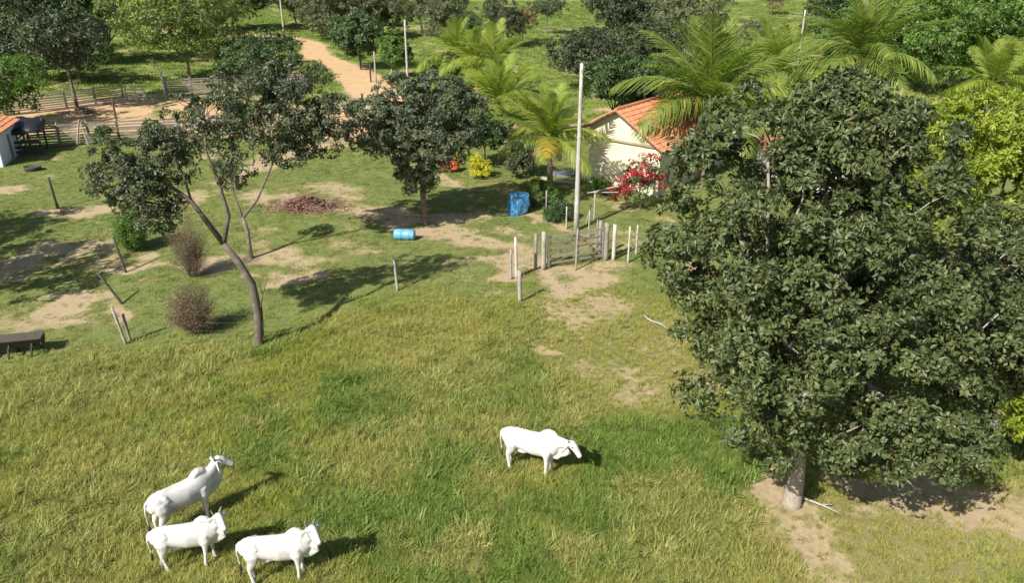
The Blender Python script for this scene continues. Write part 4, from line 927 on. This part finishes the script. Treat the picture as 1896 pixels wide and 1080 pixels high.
# ------------------------------------------------------------------ cattle
def cow(label, x, y, heading, yaw=0, pitch=0, step=0, scale=1.0, group='white zebu cows grazing in the pasture'):
    root = thing('cow', label, 'cow', (x, y, gzf(x, y) - .015), heading, group); root.scale = (scale,) * 3
    Y = (0, 1, 0)
    def deform(p):
        v = Vector(p); w = float(sstep(.62, 1.02, v.x + (v.z - 1.1) * .35))
        if w > 0:
            o = Vector((.66, 0, 1.16)); q = v - o
            q = Matrix.Rotation(-pitch * w, 3, 'Y') @ q; q = Matrix.Rotation(yaw * .55 * w, 3, 'Z') @ q; v = o + q
            w2 = float(sstep(.95, 1.12, Vector(p).x + (Vector(p).z - 1.1) * .2))
            if w2 > 0:
                o2 = Vector((1.02, 0, 1.36)); o2 = o + Matrix.Rotation(yaw * .55, 3, 'Z') @ (Matrix.Rotation(-pitch, 3, 'Y') @ (o2 - o))
                q = v - o2; q = Matrix.Rotation(pitch * .6 * w2, 3, 'Y') @ q; q = Matrix.Rotation(yaw * .45 * w2, 3, 'Z') @ q; v = o2 + q
        return v
    mb = MB()
    mb.tube([(-.86,0,1.12),(-.80,0,1.10),(-.66,0,1.09),(-.45,0,1.06),(-.2,0,1.02),(.05,0,.98),(.3,0,.98),(.48,0,1.01),(.62,0,1.05),(.74,0,1.10)],
            [(.07,.10),(.16,.21),(.215,.265),(.235,.285),(.255,.315),(.275,.345),(.25,.36),(.215,.35),(.17,.29),(.10,.18)], 28, Y)
    mb.tube([(-.62,0,1.28),(-.4,0,1.325),(0,0,1.30),(.3,0,1.31),(.5,0,1.36)], [.05,.06,.055,.06,.07], 8, Y)      # spine ridge
    for s in (-1, 1): mb.tube([(-.56,s*.06,1.27),(-.48,s*.17,1.22),(-.42,s*.21,1.12)], [.07,.07,.06], 8)      # hip bones
    mb.tube([(.26,0,1.28),(.36,0,1.36),(.46,0,1.42),(.56,0,1.385),(.68,0,1.28)], [(.09,.08),(.095,.11),(.095,.115),(.09,.12),(.08,.10)], 12, Y)   # hump
    mb.tube([(.50,0,1.12),(.68,0,1.18),(.84,0,1.26),(.98,0,1.35),(1.06,0,1.40)], [(.16,.28),(.125,.21),(.095,.16),(.082,.13),(.075,.105)], 14, Y)   # neck
    mb.tube([(1.00,0,1.45),(1.06,0,1.43),(1.16,0,1.36),(1.26,0,1.265),(1.34,0,1.18),(1.38,0,1.13),(1.405,0,1.10)], [(.08,.06),(.112,.118),(.104,.122),(.078,.095),(.070,.082),(.074,.076),(.05,.05)], 12, Y)   # head
    mb.tube([(1.08,0,1.16),(.96,0,1.02),(.82,0,.86),(.68,0,.72),(.55,0,.70)], [(.04,.09),(.042,.14),(.045,.165),(.055,.15),(.07,.08)], 10, Y)   # dewlap
    for s in (-1, 1):
        st = step * s
        mb.tube([(.42,s*.15,1.02),(.46,s*.175,.84),(.48+st*.3,s*.155,.66),(.49+st*.6,s*.15,.50),(.485+st*.8,s*.15,.30),(.48+st,s*.15,.12),(.50+st,s*.15,.05),(.51+st,s*.15,0)],
                [(.11,.15),(.105,.14),(.08,.085),(.062,.062),(.043,.042),(.05,.05),(.058,.062),(.06,.066)], 10, Y)
        mb.tube([(-.58,s*.13,1.10),(-.56,s*.165,.92),(-.58-st*.2,s*.16,.74),(-.69-st*.6,s*.145,.53),(-.68-st*.8,s*.14,.34),(-.65-st,s*.14,.13),(-.63-st,s*.14,.05),(-.615-st,s*.14,0)],
                [(.12,.20),(.12,.195),(.09,.13),(.05,.07),(.041,.046),(.05,.052),(.058,.062),(.06,.066)], 10, Y)
        mb.tube([(1.03,s*.085,1.40),(1.01,s*.19,1.385),(.98,s*.30,1.33),(.95,s*.36,1.26)], [(.03,.04),(.03,.07),(.028,.065),(.02,.03)], 8, (1, 0, 0))   # ears
    mb.tube([(-.80,0,1.27),(-.90,0,1.18),(-.935,0,.98),(-.925,.02,.75),(-.91,.03,.56)], [.045,.036,.027,.024,.022], 7)   # tail
    mb.tube([(-.42,0,.70),(-.3,0,.66),(-.12,0,.67)], [(.09,.06),(.11,.07),(.07,.05)], 8, Y)   # udder / belly fold
    body = MB(); body.V = [tuple(deform(v)) for v in mb.V]; body.F = mb.F
    bo = body.build('body', M['hide'], root, True)
    md = bo.modifiers.new('skin', 'REMESH'); md.mode = 'VOXEL'; md.voxel_size = .014; md.use_smooth_shade = True
    md = bo.modifiers.new('soften', 'SMOOTH'); md.factor = .6; md.iterations = 22
    dg = bpy.context.evaluated_depsgraph_get(); me = bpy.data.meshes.new_from_object(bo.evaluated_get(dg)); bo.modifiers.clear(); bo.data = me
    co = np.zeros(len(me.vertices) * 3); me.vertices.foreach_get('co', co); co = co.reshape(-1, 3)
    nose = np.array(deform((1.40, 0, 1.10))); dk = sstep(.11, .06, np.linalg.norm(co - nose, axis=1)) * .75
    for s in (-1, 1):
        e = np.array(deform((.965, s * .33, 1.29))); dk = np.maximum(dk, sstep(.07, .03, np.linalg.norm(co - e, axis=1)) * .6)
    at_ = me.attributes.new('dark', 'FLOAT', 'POINT'); at_.data.foreach_set('value', dk.astype(np.float32))
    def part(name, m_, mat, smooth=True):
        m_.V = [tuple(deform(v)) for v in m_.V]; m_.build(name, mat, root, smooth)
    for s in (-1, 1):
        part('horn', MB().tube([(1.01,s*.06,1.46),(1.00,s*.10,1.52),(1.0,s*.13,1.58),(1.005,s*.14,1.63)], [.03,.025,.017,.005], 8), M['horn'])
        part('eye', MB().tube([(1.145,s*.08,1.395),(1.15,s*.098,1.395),(1.155,s*.106,1.395)], [.028,.026,.01], 8), M['eye'])
        for lx in (.51 + step * s, -.615 - step * s):
            MB().tube([(lx - .008, s * (.15 if lx > 0 else .14), .075), (lx + .012, s * (.15 if lx > 0 else .14), -.004)], [.062, .071], 10, Y).build('hoof', M['hoof'], root, True)
    MB().tube([(-.91,.03,.58),(-.912,.035,.48),(-.905,.03,.38),(-.90,.02,.31)], [.024,.04,.034,.006], 8).build('tail_tuft', M['hoof'], root, True)
    return root
cow('white cow grazing alone in the middle of the pasture, head lowered', .60, 20.2, R(-20), yaw=-.12, pitch=-.45, step=.04, scale=1.08)
cow('white cow facing away with its shaded grey flank towards us', -8.9, 17.75, R(47), yaw=-.25, pitch=.30, step=.03, scale=1.10)
cow('white cow with upright horns turning its head, standing below the grey flanked cow', -8.28, 16.25, R(14), yaw=-1.05, pitch=.42, step=.10, scale=.98)
cow('white cow with its head raised high beside the widest cow shadow', -5.82, 15.72, R(9), yaw=-1.0, pitch=.45, step=.03, scale=1.03)

# ------------------------------------------------------------------ grass
def mat_grass(name, lush, olive, straw, trans=.3, far=None):
    m, nt, b, o = mat_base(name); p = pos(nt)
    t = attr(nt, 't'); rnd = attr(nt, 'rnd'); st = attr(nt, 'straw', 'INSTANCER'); lu = attr(nt, 'lush', 'INSTANCER')
    col = mixc(nt, maprange(nt, noise(nt, 1.3, 4, p), .35, .65), olive, tuple(v * 1.25 for v in olive))
    col = mixc(nt, lu, col, lush)
    f = mmath(nt, 'MULTIPLY', st, maprange(nt, mmath(nt, 'ADD', rnd, mmath(nt, 'MULTIPLY', t, .5)), .25, 1.1))
    col = mixc(nt, f, col, straw)
    nt.links.new(col, b.inputs['Base Color']); b.inputs['Roughness'].default_value = .55; b.inputs['Specular IOR Level'].default_value = .3
    tr = nt.nodes.new('ShaderNodeBsdfTranslucent'); nt.links.new(mixc(nt, 1., col, (1.3, 1.5, .6), 'MULTIPLY'), tr.inputs[0])
    mx = nt.nodes.new('ShaderNodeMixShader'); mx.inputs[0].default_value = trans
    nt.links.new(b.outputs[0], mx.inputs[1]); nt.links.new(tr.outputs[0], mx.inputs[2]); nt.links.new(mx.outputs[0], o.inputs[0])
    return m
M['grass_long'] = mat_grass('grass_long', (.145, .235, .042), (.285, .300, .058), (.52, .44, .17))
M['grass_short'] = mat_grass('grass_short', (.125, .195, .045), (.205, .240, .068), (.36, .31, .13))

M['grass_field'] = mat_grass('grass_field', (.13, .20, .04), (.22, .27, .06), (.34, .32, .12))
proto = bpy.data.collections.new('grass_tufts')
def tuft(name, mat, n, h, spread, width, bend, seed):
    r = np.random.default_rng(seed); V = []; F = []; T = []; Rn = []
    for i in range(n):
        a = r.uniform(0, 2 * PI); rr = spread * math.sqrt(r.random()); bx_, by_ = rr * math.cos(a), rr * math.sin(a)
        d = r.uniform(0, 2 * PI); hh = h * r.uniform(.45, 1.1); bn = bend * hh * r.uniform(.2, 1.2); w = width * r.uniform(.7, 1.3)
        dx, dy = math.cos(d), math.sin(d); sx, sy = -dy, dx; k = len(V); rv = r.random()
        for tt, ww in ((0, 1.), (.5, .85), (1., 0)):
            x = bx_ + dx * bn * tt * tt; y = by_ + dy * bn * tt * tt; z = hh * tt * (1 - .25 * tt * bend)
            if ww: V += [(x - sx * w * ww / 2, y - sy * w * ww / 2, z), (x + sx * w * ww / 2, y + sy * w * ww / 2, z)]; T += [tt, tt]; Rn += [rv, rv]
            else: V.append((x, y, z)); T.append(tt); Rn.append(rv)
        F += [(k, k + 1, k + 3), (k, k + 3, k + 2), (k + 2, k + 3, k + 4)]
    me = new_mesh(name, V, F, dict(t=T, rnd=Rn)); me.materials.append(mat)
    o = bpy.data.objects.new(name, me); proto.objects.link(o); return o
for i in range(4): tuft('a_tuft_%d' % i, M['grass_long'], 26, .34, .17, .016, .9, 100 + i)
for i in range(2): tuft('b_stalk_%d' % i, M['grass_long'], 14, .52, .16, .012, .6, 200 + i)
for i in range(3): tuft('c_short_%d' % i, M['grass_short'], 30, .085, .20, .018, 1.0, 300 + i)
for i in range(2): tuft('d_weed_%d' % i, M['grass_long'], 40, .30, .22, .045, 1.3, 400 + i)
for i in range(2): tuft('e_field_%d' % i, M['grass_field'], 30, .28, .55, .05, .9, 500 + i)

def grass_nodes():
    ng = bpy.data.node_groups.new('grass_spread', 'GeometryNodeTree')
    ng.interface.new_socket('Geometry', in_out='INPUT', socket_type='NodeSocketGeometry'); ng.interface.new_socket('Geometry', in_out='OUTPUT', socket_type='NodeSocketGeometry')
    gi = ng.nodes.new('NodeGroupInput'); go = ng.nodes.new('NodeGroupOutput')
    ci = ng.nodes.new('GeometryNodeCollectionInfo'); ci.inputs['Collection'].default_value = proto
    ci.inputs['Separate Children'].default_value = True; ci.inputs['Reset Children'].default_value = True
    ip = ng.nodes.new('GeometryNodeInstanceOnPoints'); ip.inputs['Pick Instance'].default_value = True
    def na(n, t):
        x = ng.nodes.new('GeometryNodeInputNamedAttribute'); x.data_type = t; x.inputs['Name'].default_value = n; return x.outputs['Attribute']
    L = ng.links.new
    L(gi.outputs[0], ip.inputs['Points']); L(ci.outputs[0], ip.inputs['Instance']); L(na('idx', 'INT'), ip.inputs['Instance Index'])
    cb = ng.nodes.new('ShaderNodeCombineXYZ'); L(na('rx', 'FLOAT'), cb.inputs[0]); L(na('ry', 'FLOAT'), cb.inputs[1]); L(na('rz', 'FLOAT'), cb.inputs[2])
    er = ng.nodes.new('FunctionNodeEulerToRotation'); L(cb.outputs[0], er.inputs[0]); L(er.outputs[0], ip.inputs['Rotation'])
    L(na('scl', 'FLOAT'), ip.inputs['Scale']); L(ip.outputs[0], go.inputs[0]); return ng
GN = grass_nodes()

def spread(name, label, x, y, idx, scl, straw, lush):
    n = len(x); z = gz(x, y) - .02
    me = new_mesh(name, np.stack([x, y, z], 1), np.zeros((0, 3)), dict(rx=rng.normal(0, .12, n), ry=rng.normal(0, .12, n), rz=rng.uniform(0, 2 * PI, n), scl=scl, straw=straw, lush=lush))
    a = me.attributes.new('idx', 'INT', 'POINT'); a.data.foreach_set('value', idx.astype(np.int32))
    o = obj(name, me); md = o.modifiers.new('spread', 'NODES'); md.node_group = GN
    o['kind'] = 'stuff'; tag(o, label, 'grass'); return o

def scatter(n, x0, x1, y0, y1):
    x = rng.uniform(x0, x1, n); y = rng.uniform(y0, y1, n); return x, y
def inview(x, y, m=4):  # what lies near the photographed place
    return np.abs(x) < (y * .9135 + 6.1) * .64 + m

# long pasture grass
x, y = scatter(105000, -30, 24, 11, 35); k = inview(x, y); x, y = x[k], y[k]
pa, di, dr_, lu, sw = past_field(x, y), dirt_field(x, y), dry_field(x, y), lush_field(x, y), straw_field(x, y)
p = pa * (1 - sstep(.25, .75, di)) * (1 - .5 * dr_); k = rng.random(len(x)) < p
x, y, dr_, lu, sw, pa = x[k], y[k], dr_[k], lu[k], sw[k], pa[k]; n = len(x)
u = rng.random(n); idx = rng.integers(0, 4, n); idx = np.where((u < .10 + .25 * sw) , rng.integers(4, 6, n), idx); idx = np.where((lu > .6) & (u > .80), rng.integers(9, 11, n), idx)
hmod = .22 + .95 * fbm(x / .9, y / .9, 81, 3)
scl = rng.uniform(.65, 1.2, n) * hmod * (1 - .5 * dr_) * (1 + .25 * lu) * (.35 + .65 * pa)
spread('pasture_grass', 'long green and straw coloured pasture grass', x, y, idx, scl, np.clip(sw * .8 + dr_ * .7 + rng.normal(0, .15, n), 0, 1), np.clip(lu * .9 + rng.normal(0, .15, n), 0, 1))
# short yard turf
x, y = scatter(70000, -42, 28, 26, 68); k = inview(x, y, 3); x, y = x[k], y[k]
pa, di, lu = past_field(x, y), dirt_field(x, y), lush_field(x, y); p = (1 - pa) * np.maximum((1 - sstep(.2, .7, di)) * .95, .10); k = rng.random(len(x)) < p
x, y, lu = x[k], y[k], lu[k]; n = len(x); sw = straw_field(x, y)
u = rng.random(n); edge = sstep(4.5, 0, y - np.interp(x, PB[:, 0], PB[:, 1]))
idx = np.where(u < .05 + .35 * edge, rng.integers(0, 4, n), rng.integers(6, 9, n)); scl = rng.uniform(.6, 1.4, n) * np.where(idx < 4, .35 + .3 * edge, 1)
spread('yard_turf', 'short cropped turf of the farm yard', x, y, idx, scl, np.clip(sw * .7 + rng.normal(0, .2, n), 0, 1), np.clip(lu * .8 + rng.normal(0, .2, n), 0, 1))
# thin dry grass by the gate and around the huge tree
x, y = scatter(30000, -1, 20, 12, 34); di = dirt_field(x, y); k = rng.random(len(x)) < np.maximum(dry_field(x, y), .25) * np.maximum(1 - sstep(.35, .85, di), .10); x, y = x[k], y[k]; n = len(x)
spread('dry_grass', 'thin dry grass near the gate and around the huge tree', x, y, np.where(rng.random(n) < .35, rng.integers(0, 4, n), rng.integers(6, 9, n)), rng.uniform(.35, .8, n) * 1.0, np.clip(rng.normal(.6, .25, n), 0, 1), np.clip(rng.normal(.2, .2, n), 0, 1))
# rough grass of the far fields
x, y = scatter(60000, -110, 100, 62, 200); k = inview(x, y, 3); x, y = x[k], y[k]
di = dirt_field(x, y); k = rng.random(len(x)) < (1 - sstep(.1, .4, di)) * far_field(y); x, y = x[k], y[k]; n = len(x)
spread('field_grass', 'rough green grass of the fields beyond the house', x, y, rng.integers(11, 13, n), rng.uniform(.6, 1.4, n), np.clip(rng.normal(.15, .15, n), 0, 1), np.clip(fbm(x / 9, y / 9, 91) * 1.2 + rng.normal(0, .1, n), 0, 1))
